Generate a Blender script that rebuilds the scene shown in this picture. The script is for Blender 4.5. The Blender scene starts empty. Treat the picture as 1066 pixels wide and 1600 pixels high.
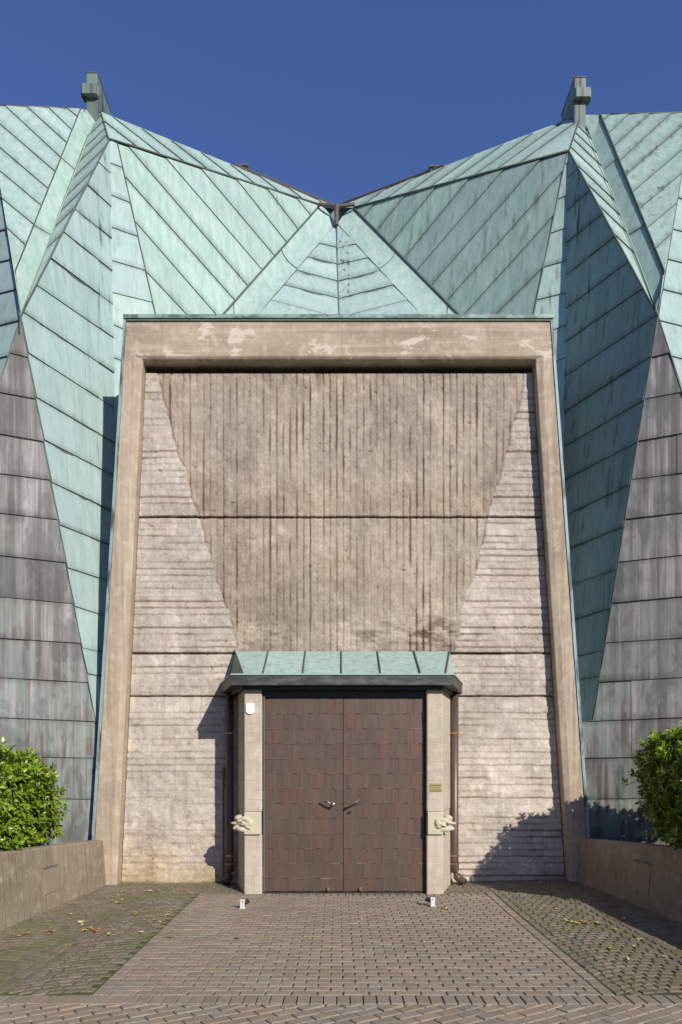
import bpy, bmesh, math, random
import numpy as np
from mathutils import Vector, Matrix

# ------------------------------------------------------------------ camera, world, sun
S = bpy.context.scene
COL = S.collection
EYE = 1.76; FPX = 1080.0; PPX = 526.0; PPY = 1196.0      # eye height, focal length and principal point in photo pixels
cd = bpy.data.cameras.new('camera'); cam = bpy.data.objects.new('camera', cd); COL.objects.link(cam)
cam.location = (0, 0, EYE); cam.rotation_euler = (math.pi/2, 0, 0)
cd.sensor_fit = 'HORIZONTAL'; cd.sensor_width = 36.0; cd.lens = 36.0*FPX/1066.0
cd.shift_x = (533.0-PPX)/1066.0; cd.shift_y = (PPY-800.0)/1066.0
cd.clip_end = 500
S.camera = cam
S.render.resolution_x = 682; S.render.resolution_y = 1024
SUN = Vector((0.63, -1.0, 0.65)).normalized()
w = bpy.data.worlds.new('World'); S.world = w; w.use_nodes = True
nt = w.node_tree; nt.nodes.clear()
sky = nt.nodes.new('ShaderNodeTexSky'); sky.sky_type = 'NISHITA'; sky.sun_disc = False
sky.sun_elevation = math.asin(SUN.z); sky.sun_rotation = math.atan2(SUN.x, SUN.y)
sky.air_density = 1.0; sky.dust_density = 0.05; sky.ozone_density = 3.2
bg = nt.nodes.new('ShaderNodeBackground'); bg.inputs[1].default_value = 0.106
wo = nt.nodes.new('ShaderNodeOutputWorld')
hs = nt.nodes.new('ShaderNodeHueSaturation'); hs.inputs['Saturation'].default_value = 1.05; nt.links.new(sky.outputs[0], hs.inputs['Color']); tn = nt.nodes.new('ShaderNodeMix'); tn.data_type = 'RGBA'; tn.blend_type = 'MULTIPLY'; tn.inputs[0].default_value = 1; tn.inputs[7].default_value = (1.0, .99, 1.36, 1); nt.links.new(hs.outputs[0], tn.inputs[6]); nt.links.new(tn.outputs[2], bg.inputs[0]); nt.links.new(bg.outputs[0], wo.inputs[0])
sl = bpy.data.lights.new('sun', 'SUN'); sl.energy = 4.9; sl.angle = math.radians(0.5); sl.color = (1.0, 0.94, 0.86)
so = bpy.data.objects.new('sun', sl); COL.objects.link(so)
so.rotation_euler = SUN.to_track_quat('Z', 'Y').to_euler()
S.view_settings.view_transform = 'Standard'; S.view_settings.look = 'None'
S.view_settings.exposure = 0.0; S.view_settings.gamma = 1.0
rng = random.Random(7); nrg = np.random.RandomState(5)

# ------------------------------------------------------------------ helpers
def at(px, py, D):
    return Vector(((px-PPX)*D/FPX, D, EYE+(PPY-py)*D/FPX))
def X_(px, D): return (px-PPX)*D/FPX
def Z_(py, D): return EYE+(PPY-py)*D/FPX
def ray(px, py): return Vector(((px-PPX)/FPX, 1.0, (PPY-py)/FPX))
class Plane:
    def __init__(s, a, b, c):
        s.n = (b-a).cross(c-a).normalized(); s.p = a.copy()
        if s.n.y > 0: s.n = -s.n
    def hit(s, px, py):
        r = ray(px, py); o = Vector((0, 0, EYE))
        return o + r*((s.p-o).dot(s.n)/r.dot(s.n))
def sstep(a, b, x):
    t = min(1, max(0, (x-a)/(b-a))); return t*t*(3-2*t)
def G(x, y):                                               # ground height: rises a little to the far right corner
    return 0.055*sstep(1.2, 3.4, x)*sstep(7.5, 10.3, y)

class MB:
    def __init__(s): s.v = []; s.f = []; s.c = []; s.m = []
    def add(s, vs, fs, c=(1, 1, 1, 1), m=0):
        o = len(s.v); s.v += [tuple(v) for v in vs]
        for i, f in enumerate(fs):
            s.f.append([k+o for k in f]); s.c.append(c); s.m.append(m[i] if isinstance(m, list) else m)
    def box(s, x0, x1, y0, y1, z0, z1, c=(1, 1, 1, 1), m=0):
        s.add([(x0,y0,z0),(x1,y0,z0),(x1,y1,z0),(x0,y1,z0),(x0,y0,z1),(x1,y0,z1),(x1,y1,z1),(x0,y1,z1)],
              [(0,3,2,1),(4,5,6,7),(0,1,5,4),(1,2,6,5),(2,3,7,6),(3,0,4,7)], c, m)
    def prism(s, pts, z0, z1, c=(1, 1, 1, 1), m=0):        # pts counter-clockwise seen from above; z0/z1 numbers or lists
        n = len(pts); a = z0 if isinstance(z0, list) else [z0]*n; b = z1 if isinstance(z1, list) else [z1]*n
        s.add([(p[0], p[1], a[i]) for i, p in enumerate(pts)]+[(p[0], p[1], b[i]) for i, p in enumerate(pts)],
              [tuple(range(n))[::-1], tuple(range(n, 2*n))]+[(i, (i+1) % n, n+(i+1) % n, n+i) for i in range(n)], c, m)
    def tube(s, pts, r, n=12, c=(1, 1, 1, 1), m=0, cap=True):
        pts = [Vector(p) for p in pts]; rr = r if isinstance(r, list) else [r]*len(pts); vs = []
        for i, p in enumerate(pts):
            d = (pts[min(i+1, len(pts)-1)]-pts[max(i-1, 0)]).normalized()
            u = d.cross(Vector((0, 0, 1)) if abs(d.z) < .9 else Vector((0, 1, 0))).normalized(); w_ = d.cross(u)
            for k in range(n):
                a = 2*math.pi*k/n; vs.append(p+u*math.cos(a)*rr[i]+w_*math.sin(a)*rr[i])
        fs = [(i*n+k, i*n+(k+1) % n, (i+1)*n+(k+1) % n, (i+1)*n+k) for i in range(len(pts)-1) for k in range(n)]
        if cap: fs += [tuple(range(n))[::-1], tuple(range((len(pts)-1)*n, len(pts)*n))]
        s.add(vs, fs, c, m)
    def ball(s, c0, r, nu=14, nv=9, rot=None, c=(1, 1, 1, 1), m=0):
        vs = []; fs = []
        for j in range(nv+1):
            for i in range(nu):
                t = math.pi*j/nv; a = 2*math.pi*i/nu
                v = Vector((math.sin(t)*math.cos(a)*r[0], math.sin(t)*math.sin(a)*r[1], math.cos(t)*r[2]))
                if rot: v = rot @ v
                vs.append(v+Vector(c0))
        for j in range(nv):
            for i in range(nu): fs.append((j*nu+i, (j+1)*nu+i, (j+1)*nu+(i+1) % nu, j*nu+(i+1) % nu))
        s.add(vs, fs, c, m)
    def build(s, name, mats, parent=None, smooth=False, bevel=0):
        me = bpy.data.meshes.new(name); me.from_pydata(s.v, [], s.f)
        for m in (mats if isinstance(mats, list) else [mats]): me.materials.append(m)
        me.polygons.foreach_set('material_index', s.m)
        ca = me.color_attributes.new('Col', 'FLOAT_COLOR', 'CORNER')
        arr = np.array([q for c_, f in zip(s.c, s.f) for q in (c_ if isinstance(c_, list) else [c_]*len(f))], dtype=np.float32)
        ca.data.foreach_set('color', arr.ravel())
        me.polygons.foreach_set('use_smooth', [bool(smooth)]*len(s.f))
        me.update()
        o = bpy.data.objects.new(name, me); COL.objects.link(o)
        if parent: o.parent = parent
        if bevel:
            b = o.modifiers.new('bevel', 'BEVEL'); b.width = bevel; b.segments = 2; b.limit_method = 'ANGLE'; b.angle_limit = math.radians(40)
        return o
def np_mesh(name, V, F, C, mat, parent=None, smooth=False):    # quads from numpy arrays, colour per vertex
    me = bpy.data.meshes.new(name)
    me.vertices.add(len(V)); me.vertices.foreach_set('co', V.astype(np.float32).ravel())
    n = len(F); k = F.shape[1]
    me.loops.add(n*k); me.loops.foreach_set('vertex_index', F.astype(np.int32).ravel())
    me.polygons.add(n); me.polygons.foreach_set('loop_start', np.arange(0, n*k, k, dtype=np.int32))
    me.polygons.foreach_set('loop_total', np.full(n, k, dtype=np.int32))
    me.polygons.foreach_set('use_smooth', np.full(n, bool(smooth)))
    me.materials.append(mat); me.update(calc_edges=True)
    ca = me.color_attributes.new('Col', 'FLOAT_COLOR', 'POINT')
    ca.data.foreach_set('color', np.concatenate([C, np.ones((len(V), 1))], 1).astype(np.float32).ravel())
    me.validate()
    o = bpy.data.objects.new(name, me); COL.objects.link(o)
    if parent: o.parent = parent
    return o
def thing(name, label, cat, loc=(0, 0, 0), group=None):
    o = bpy.data.objects.new(name, None); COL.objects.link(o); o.location = loc; o.empty_display_size = .2
    o['label'] = label; o['category'] = cat
    if group: o['group'] = group
    return o
def tag(o, label, cat, group=None):
    o['label'] = label; o['category'] = cat
    if group: o['group'] = group
    return o

# ------------------------------------------------------------------ material nodes
class NT:
    def __init__(s, name):
        s.m = bpy.data.materials.new(name); s.m.use_nodes = True; s.t = s.m.node_tree; s.t.nodes.clear()
        s.out = s.n('ShaderNodeOutputMaterial'); s.b = s.n('ShaderNodeBsdfPrincipled'); s.l(s.b.outputs[0], s.out.inputs[0])
        tc = s.n('ShaderNodeTexCoord'); s.obj = tc.outputs['Object']
        a = s.n('ShaderNodeAttribute'); a.attribute_name = 'Col'; s.col = a.outputs['Color']
    def n(s, t): return s.t.nodes.new(t)
    def l(s, a, b): s.t.links.new(a, b)
    def put(s, sock, v):
        if hasattr(v, 'is_output'): s.l(v, sock)
        elif isinstance(v, (tuple, list)) and len(v) == 3 and sock.type == 'RGBA': sock.default_value = (*v, 1)
        else: sock.default_value = v
    def scale(s, v, sc):
        n = s.n('ShaderNodeMapping'); s.l(v, n.inputs['Vector']); n.inputs['Scale'].default_value = sc; return n.outputs[0]
    def noise(s, sc=5, det=5, rough=.55, vec=None, vs=None, dist=0):
        n = s.n('ShaderNodeTexNoise'); v = vec or s.obj
        if vs: v = s.scale(v, vs)
        s.l(v, n.inputs['Vector']); n.inputs['Scale'].default_value = sc; n.inputs['Detail'].default_value = det
        n.inputs['Roughness'].default_value = rough; n.inputs['Distortion'].default_value = dist; return n.outputs['Fac']
    def ramp(s, f, stops):
        n = s.n('ShaderNodeValToRGB'); s.l(f, n.inputs[0]); e = n.color_ramp.elements
        while len(e) < len(stops): e.new(.5)
        for i, (p, c) in enumerate(stops):
            e[i].position = p; e[i].color = (*c, 1) if isinstance(c, tuple) else (c, c, c, 1)
        return n.outputs[0]
    def mix(s, f, a, b, mode='MIX'):
        n = s.n('ShaderNodeMix'); n.data_type = 'RGBA'; n.blend_type = mode; n.clamp_factor = True
        s.put(n.inputs[0], f); s.put(n.inputs[6], a); s.put(n.inputs[7], b); return n.outputs[2]
    def math(s, op, a, b=0.0, clamp=False):
        n = s.n('ShaderNodeMath'); n.operation = op; n.use_clamp = clamp; s.put(n.inputs[0], a); s.put(n.inputs[1], b); return n.outputs[0]
    def sep(s, v):
        n = s.n('ShaderNodeSeparateXYZ'); s.l(v, n.inputs[0]); return n.outputs
    def bump(s, h, st=.3, dist=.01, prev=None):
        n = s.n('ShaderNodeBump'); n.inputs['Strength'].default_value = st; n.inputs['Distance'].default_value = dist
        s.l(h, n.inputs['Height'])
        if prev: s.l(prev, n.inputs['Normal'])
        return n.outputs[0]
    def fin(s, c, rough=.8, metal=0, nrm=None, spec=.4):
        s.put(s.b.inputs['Base Color'], c); s.put(s.b.inputs['Roughness'], rough); s.put(s.b.inputs['Metallic'], metal)
        s.b.inputs['Specular IOR Level'].default_value = spec
        if nrm: s.l(nrm, s.b.inputs['Normal'])
        return s.m

def copper(name, green, pale, dirt, brown_amt=0.0, stain_lo=.52, rough=.55):
    """patina over copper; Col: r = brightness of the sheet, g = brown staining, b = hue"""
    t = NT(name); c = t.sep(t.col)
    streak = t.noise(1, 6, .6, vs=(10, 10, .28)); fine = t.noise(1, 5, .65, vs=(34, 34, 1.6)); blot = t.noise(1.1, 6, .6, dist=.6); spk = t.noise(45, 3, .6)
    g = t.mix(t.ramp(streak, [(.28, 0.0), (.66, 1.0)]), green, pale)
    g = t.mix(t.math('MULTIPLY', c[2], .55), g, (.37, .465, .475))
    g = t.mix(t.ramp(fine, [(.46, 0.0), (.78, .42)]), g, tuple(x*.72 for x in green))
    g = t.mix(t.ramp(blot, [(.52, 0.0), (.85, .35)]), g, tuple(min(1, x*1.18) for x in pale))
    sd = t.noise(1, 3, .5, vs=(13, 13, .22))
    d = t.math('MULTIPLY', t.ramp(sd, [(stain_lo+.03, 0.0), (stain_lo+.33, 1.0)]), t.math('ADD', c[1], .08), True)
    g = t.mix(d, g, dirt)
    br = t.mix(t.ramp(streak, [(.42, 0.0), (.62, 1.0)]), (.115, .092, .078), (.34, .31, .295))
    br = t.mix(t.ramp(fine, [(.45, 0.0), (.7, .6)]), br, (.10, .08, .072))
    bl2 = t.noise(1, 5, .6, vs=(1.6, 1.6, .9), dist=1.2)
    amt = t.math('MULTIPLY', c[1], 1.0) if brown_amt else None
    if brown_amt:
        z = t.sep(t.obj)[2]
        lowg = t.math('MULTIPLY', t.ramp(bl2, [(.44, 0.0), (.50, 1.0)]), t.ramp(t.math('DIVIDE', z, 10.0), [(.12, .75), (.62, .08)]))
        g2 = t.mix(t.ramp(fine, [(.4, 0.0), (.65, 1.0)]), (.15, .175, .15), (.30, .37, .32))
        br = t.mix(lowg, br, g2)
        drk = t.noise(1, 5, .65, vs=(2.2, 2.2, 1.1), dist=.5); br = t.mix(t.ramp(drk, [(.50, 0.0), (.60, .65)]), br, (.08, .072, .064)); g = t.mix(brown_amt, g, br)
    g = t.mix(t.ramp(spk, [(.66, 0.0), (.75, .35)]), g, tuple(x*.5 for x in green))
    vc = t.n('ShaderNodeCombineColor'); [t.l(c[0], vc.inputs[k]) for k in range(3)]
    g = t.mix(1.0, g, vc.outputs[0], 'MULTIPLY')
    oil = t.noise(1.3, 2, .5); nb = t.bump(oil, .35, .05); nb = t.bump(fine, .12, .004, nb)
    return t.fin(g, rough, 0.0 if not brown_amt else .15, nb, .35)

M = {}
M['patina'] = copper('patina_copper', (.26, .405, .325), (.43, .54, .465), (.125, .135, .105))
M['weather'] = copper('weathered_copper', (.16, .23, .19), (.27, .34, .28), (.10, .075, .06), stain_lo=.48)
M['brown'] = copper('brown_copper', (.26, .40, .35), (.36, .45, .44), (.15, .14, .11), brown_amt=.93, rough=.5)
t = NT('seam_dark'); M['seam'] = t.fin(t.mix(t.noise(6, 3), (.06, .07, .06), (.15, .185, .155)), .7)
t = NT('brown_sheet'); M['sheet'] = t.fin(t.mix(t.noise(8, 4), (.085, .06, .055), (.16, .12, .115)), .55, .2)
t = NT('ridge_patina'); M['ridge'] = t.fin(t.mix(t.noise(3, 5), (.20, .34, .26), (.42, .52, .42)), .6)
t = NT('pale_flashing'); nz = t.noise(1, 5, .6, vs=(12, 12, 2.0)); M['flash'] = t.fin(t.mix(t.ramp(nz, [(.5, 0.0), (.62, 1.0)]), (.27, .36, .36), (.07, .085, .08)), .5)
t = NT('top_flashing'); nz = t.noise(1, 5, .6, vs=(5, 12, 12)); M['flasht'] = t.fin(t.mix(t.ramp(nz, [(.45, 0.0), (.6, 1.0)]), (.24, .38, .32), (.10, .14, .12)), .5)

def concrete(name, base, dark, light, axis=None, step=.098, use_col=False, gs=1.0, bs=1.0, patch=None):
    t = NT(name); big = t.noise(1.1, 6, .62, dist=.4); mid = t.noise(7, 6, .65); fin = t.noise(60, 4, .7); gr = t.noise(170, 2, .6)
    c = t.mix(t.ramp(big, [(.34, 0.0), (.68, 1.0)]), dark, base)
    c = t.mix(t.ramp(mid, [(.5, 0.0), (.72, .75)]), c, light)
    st = t.noise(1, 5, .65, vs=(11, 11, .5)); c = t.mix(t.ramp(st, [(.52, 0.0), (.72, .5)]), c, tuple(x*.62 for x in dark))
    c = t.mix(t.ramp(fin, [(.60, 0.0), (.70, .55)]), c, tuple(x*.5 for x in dark))
    c = t.mix(t.ramp(gr, [(.64, 0.0), (.72, .5)]), c, tuple(min(1, x*1.4) for x in light))
    if patch:
        pm = t.math('MULTIPLY', t.ramp(t.noise(1, 7, .7, vs=(1.1, 1, 2.4), dist=.25), [(.56, 0.0), (.585, .8)]), t.ramp(t.math('DIVIDE', t.sep(t.obj)[2], 10.0), [(.765, 0.0), (.78, 1.0)]))
        c = t.mix(pm, c, patch)
        lz = t.ramp(t.math('DIVIDE', t.sep(t.obj)[2], 10.0), [(.765, 0.0), (.78, 1.0)])
        sv = t.mix(lz, t.noise(1, 5, .7, vs=(16, 16, .35)), t.noise(1, 5, .7, vs=(.6, 16, 14)))
        c = t.mix(t.ramp(sv, [(.5, 0.0), (.7, .6)]), c, light); c = t.mix(t.ramp(sv, [(.28, .6), (.44, 0.0)]), c, tuple(x*.75 for x in dark))
        c = t.mix(t.math('MULTIPLY', lz, t.ramp(t.noise(1, 5, .6, vs=(1.2, 1, 3)), [(.4, .65), (.6, .1)])), c, tuple(x*.9 for x in dark)) if False else c
    h = t.math('ADD', t.math('MULTIPLY', mid, .6), t.math('MULTIPLY', fin, .5)); nb = t.bump(h, .55*bs, .012)
    nb = t.bump(gr, .3*bs, .003, nb)
    if axis is not None:
        x = t.sep(t.obj)[axis]; wob = t.math('MULTIPLY', t.noise(2.5, 3), .03)
        fr = t.math('FRACT', t.math('DIVIDE', t.math('ADD', x, wob), step))
        dd = t.math('ABSOLUTE', t.math('SUBTRACT', fr, .5))
        gv = t.math('MULTIPLY', t.ramp(dd, [(.40, 0.0), (.5, 1.0)]), t.ramp(t.noise(3.1, 4, .6), [(.38, .1), (.6, 1.0)]))
        nb = t.bump(t.math('SUBTRACT', 1.0, gv), .9*gs, .012, nb)
        c = t.mix(t.math('MULTIPLY', gv, .65*gs), c, tuple(x*.42 for x in dark))
    if use_col: c = t.mix(1.0, c, t.col, 'MULTIPLY')
    return t.fin(c, .9, 0, nb, .25)
M['wall'] = concrete('board_marked_concrete', (.51, .443, .37), (.41, .35, .288), (.64, .575, .49), use_col=True, bs=.9)
M['frame'] = concrete('smooth_tan_concrete', (.475, .38, .275), (.325, .253, .183), (.60, .51, .395), axis=None, bs=.9, patch=(.68, .56, .47))
M['pillar'] = concrete('pillar_concrete', (.55, .475, .375), (.44, .37, .285), (.65, .575, .46), axis=2, step=.13, gs=.22)
M['planter'] = concrete('planter_concrete', (.36, .29, .205), (.235, .19, .135), (.47, .40, .30), axis=1, step=.13, gs=.5, bs=1.4)
t = NT('pale_carved_stone'); nz = t.noise(9, 5); nb = t.bump(t.noise(50, 4), .3, .004)
M['stone'] = t.fin(t.mix(nz, (.47, .435, .30), (.60, .55, .40)), .85, 0, nb)
t = NT('door_bronze'); s1 = t.noise(1, 5, .6, vs=(14, 14, 1.2)); s2 = t.noise(30, 4); 
c = t.mix(1.0, t.mix(t.ramp(s1, [(.35, 0.0), (.7, 1.0)]), (.142, .093, .072), (.108, .077, .060)), t.col, 'MULTIPLY')
c = t.mix(t.ramp(t.noise(1.7, 4), [(.6, 0.0), (.75, .35)]), c, (.12, .11, .085))
M['door'] = t.fin(c, t.math('ADD', t.math('MULTIPLY', s2, .25), .38), .35, t.bump(s2, .25, .003), .4)
t = NT('dark_metal'); M['dark'] = t.fin(t.mix(t.noise(12, 4), (.018, .019, .018), (.05, .052, .047)), .5, .3)
t = NT('grey_metal'); M['grey'] = t.fin(t.mix(t.noise(12, 4), (.10, .10, .09), (.17, .17, .155)), .5, .3)
t = NT('fascia_copper'); M['fascia'] = t.fin(t.mix(t.ramp(t.noise(1, 5, vs=(4, 4, 14)), [(.45, 0.0), (.75, 1.0)]), (.05, .05, .044), (.12, .14, .115)), .5, .2)
t = NT('pipe_brown'); M['pipe'] = t.fin(t.mix(t.noise(1, 4, vs=(9, 9, 1.5)), (.10, .068, .052), (.17, .115, .09)), .42, .4)
t = NT('brass_clip'); M['brass'] = t.fin((.50, .30, .14), .35, .8)
t = NT('brass_plate'); M['plate'] = t.fin(t.mix(t.noise(20, 3), (.38, .31, .11), (.46, .39, .17)), .4, .3)
t = NT('engraving'); M['ink'] = t.fin((.17, .13, .04), .7)
t = NT('white_enamel'); M['white'] = t.fin((.86, .86, .86), .25, 0, None, .6)
t = NT('chrome'); M['chrome'] = t.fin((.30, .28, .24), .35, .9)
t = NT('white_lacquer'); M['white2'] = t.fin(t.mix(t.noise(30, 4), (.50, .49, .47), (.68, .67, .65)), .4)
t = NT('soil'); M['soil'] = t.fin(t.mix(t.noise(14, 6), (.035, .025, .017), (.09, .065, .04)), .95, 0, t.bump(t.noise(20, 6), .8, .03))

# ------------------------------------------------------------------ CHURCH
church = thing('church', 'church with folded verdigris copper cladding around a board-marked concrete portal wall', 'church', (0.06, 10.3, 0))
def part(o):                                               # parts are modelled in world coordinates
    o.matrix_parent_inverse = Matrix.Translation(church.location).inverted(); return o
def B(mb, name, mats, **k): 
    o = mb.build(name, mats, church, **k); part(o); return o
def sub(mb, name, mats, parent, **k):
    o = mb.build(name, mats, parent, **k); return o

# --- folded copper facets
def clip(poly, a, b, keep):                                # keep +1 = below the line a->b (a left of b), -1 above
    if a[0] > b[0]: a, b = b, a
    dx, dy = b[0]-a[0], b[1]-a[1]
    f = lambda p: keep*(dx*(p[1]-a[1])-dy*(p[0]-a[0]))
    out = []
    for i in range(len(poly)):
        p, q = poly[i], poly[(i+1) % len(poly)]; fp, fq = f(p), f(q)
        if fp >= 0: out.append(p)
        if (fp > 0 > fq) or (fp < 0 < fq):
            k = fp/(fp-fq); out.append((p[0]+(q[0]-p[0])*k, p[1]+(q[1]-p[1])*k))
    return out
def sgn(p, s):
    a, b = s if s[0][0] < s[1][0] else (s[1], s[0])
    return (b[0]-a[0])*(p[1]-a[1])-(b[1]-a[1])*(p[0]-a[0])
def dist(p, s):
    a, b = s; return sgn(p, s)/math.hypot(b[0]-a[0], b[1]-a[1])
def facet(poly, pl, seams, mat='patina', stain=.3, step=.019, cross=None, hue=.3, name='copper_cladding', stainf=None, lab=None, force=None, shade_dim=1.0):
    c0 = (sum(p[0] for p in poly)/len(poly), sum(p[1] for p in poly)/len(poly))
    seams = sorted(seams, key=lambda s: -dist(c0, s)); mb = MB()
    for i in range(len(seams)+1):
        up = seams[i-1] if i > 0 else None; lo = seams[i] if i < len(seams) else None
        st = list(poly)
        if up: st = clip(st, up[0], up[1], 1)
        if lo and len(st) > 2: st = clip(st, lo[0], lo[1], -1)
        if len(st) < 3: continue
        pieces = [st]
        if cross:
            xs = [p[0] for p in st]; x0, x1 = min(xs), max(xs)
            x = x0+rng.uniform(.25, .9)*cross; cuts = []
            while x < x1-cross*.2: cuts.append(x); x += cross*rng.uniform(.6, 1.3)
            cuts = sorted([q for q in cuts if not force or min(abs(q-z_) for z_ in force) > 12]+[z_ for z_ in (force or []) if x0+2 < z_ < x1-2])
            rest = st; pieces = []
            for cx in cuts:                                 # near-vertical cut: line (cx,-1e3)->(cx+.01,1e4)
                a, b = (cx, -1000.), (cx+.02, 4000.)
                left = clip(rest, a, b, 1); rest = clip(rest, a, b, -1)
                if len(left) > 2: pieces.append(left)
            if len(rest) > 2: pieces.append(rest)
        h0 = rng.uniform(.95, 1.04)*shade_dim  # factor below one paints shade into the sheet brightness
        bw = 13 if mat == 'brown' else 8
        if lo and cross and mat != 'brown':
            for q_ in range(rng.choice((0, 0, 1, 1, 2))):
                xs = [p[0] for p in st if abs(dist(p, lo)) < 1.5]
                if len(xs) < 2 or max(xs)-min(xs) < 30: continue
                ln = rng.uniform(10, 42); xa_ = rng.uniform(min(xs)+4, max(min(xs)+5, max(xs)-ln-4)); ln = min(ln, max(xs)-xa_-3); hh = rng.uniform(1.5, 4.0)
                a, b = lo if lo[0][0] < lo[1][0] else (lo[1], lo[0]); sl2 = (b[1]-a[1])/(b[0]-a[0]); yy = lambda x: a[1]+(x-a[0])*sl2
                topl = [(xa_+ln*k/8, yy(xa_+ln*k/8)-hh*.15) for k in range(9)]; botl = [(xa_+ln*k/8, yy(xa_+ln*k/8)+hh*math.sin(math.pi*k/8)**.8*rng.uniform(.8, 1.1)+.1) for k in range(7, 0, -1)]
                w_ = [pl.hit(*p)+pl.n*(step*.3+.004) for p in topl+botl]; fl = (w_[4]-w_[0]).cross(w_[12]-w_[0]).dot(pl.n) < 0
                mb.add(w_, [tuple(range(len(w_))) if not fl else tuple(range(len(w_)))[::-1]], (1, 1, 1, 1), 1)
        for pc in pieces:
            ox = rng.uniform(0, .010) if cross else 0.
            cc = (sum(p[0] for p in pc)/len(pc), sum(p[1] for p in pc)/len(pc))
            sv = stainf(cc) if stainf else stain*rng.uniform(.3, 1.5)
            br_ = h0*(rng.uniform(.93, 1.05) if mat != 'brown' else rng.uniform(.74, 1.12)); hu = min(1, max(0, hue+rng.uniform(-.3, .3)))
            lowk, topk = rng.uniform(.1, 1.0), rng.uniform(0, .7); slabs = [pc]
            for sm, sg_ in ((lo, -1), (up, 1)):
                if not sm: continue
                a, b = sm if sm[0][0] < sm[1][0] else (sm[1], sm[0]); dl_ = math.hypot(b[0]-a[0], b[1]-a[1]); nx_, ny_ = -(b[1]-a[1])/dl_, (b[0]-a[0])/dl_
                w2_ = bw if sg_ < 0 else bw*.7
                a2, b2 = (a[0]+nx_*w2_*sg_, a[1]+ny_*w2_*sg_), (b[0]+nx_*w2_*sg_, b[1]+ny_*w2_*sg_); new = []
                for sl_ in slabs:
                    for kp in (1, -1):
                        q_ = clip(sl_, a2, b2, kp)
                        if len(q_) > 2: new.append(q_)
                slabs = new
            def off(p):
                du = dist(p, up) if up else 30.; dl = -dist(p, lo) if lo else 30.
                k = max(0, du)/max(1e-6, max(0, du)+max(0, dl))
                if not lo: k = min(.6, k)
                return step*k+ox
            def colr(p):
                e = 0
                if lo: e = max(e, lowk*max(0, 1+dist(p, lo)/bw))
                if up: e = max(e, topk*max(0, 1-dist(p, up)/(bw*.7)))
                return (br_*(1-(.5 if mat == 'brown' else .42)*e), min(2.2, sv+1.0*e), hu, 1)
            for sl_ in slabs:
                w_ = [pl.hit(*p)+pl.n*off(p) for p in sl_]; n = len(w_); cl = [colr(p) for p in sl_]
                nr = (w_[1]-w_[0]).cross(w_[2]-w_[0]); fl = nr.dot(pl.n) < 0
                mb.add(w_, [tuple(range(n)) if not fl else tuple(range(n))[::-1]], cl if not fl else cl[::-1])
            w_ = [pl.hit(*p)+pl.n*off(p) for p in pc]; n = len(w_)
            mb.add(w_+[v-pl.n*.05 for v in w_], [(j, (j+1) % n, n+(j+1) % n, n+j) for j in range(n)], (1, 1, 1, 1), 1)
    o = B(mb, name, [M[mat], M['seam']])
    if lab: o['label'] = lab
    return o
def roll(pts, r=.022, mat='seam', name='ridge_roll', n=8):
    mb = MB(); mb.tube(pts, r*.72, n); return B(mb, name, M[mat], smooth=True)

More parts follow.
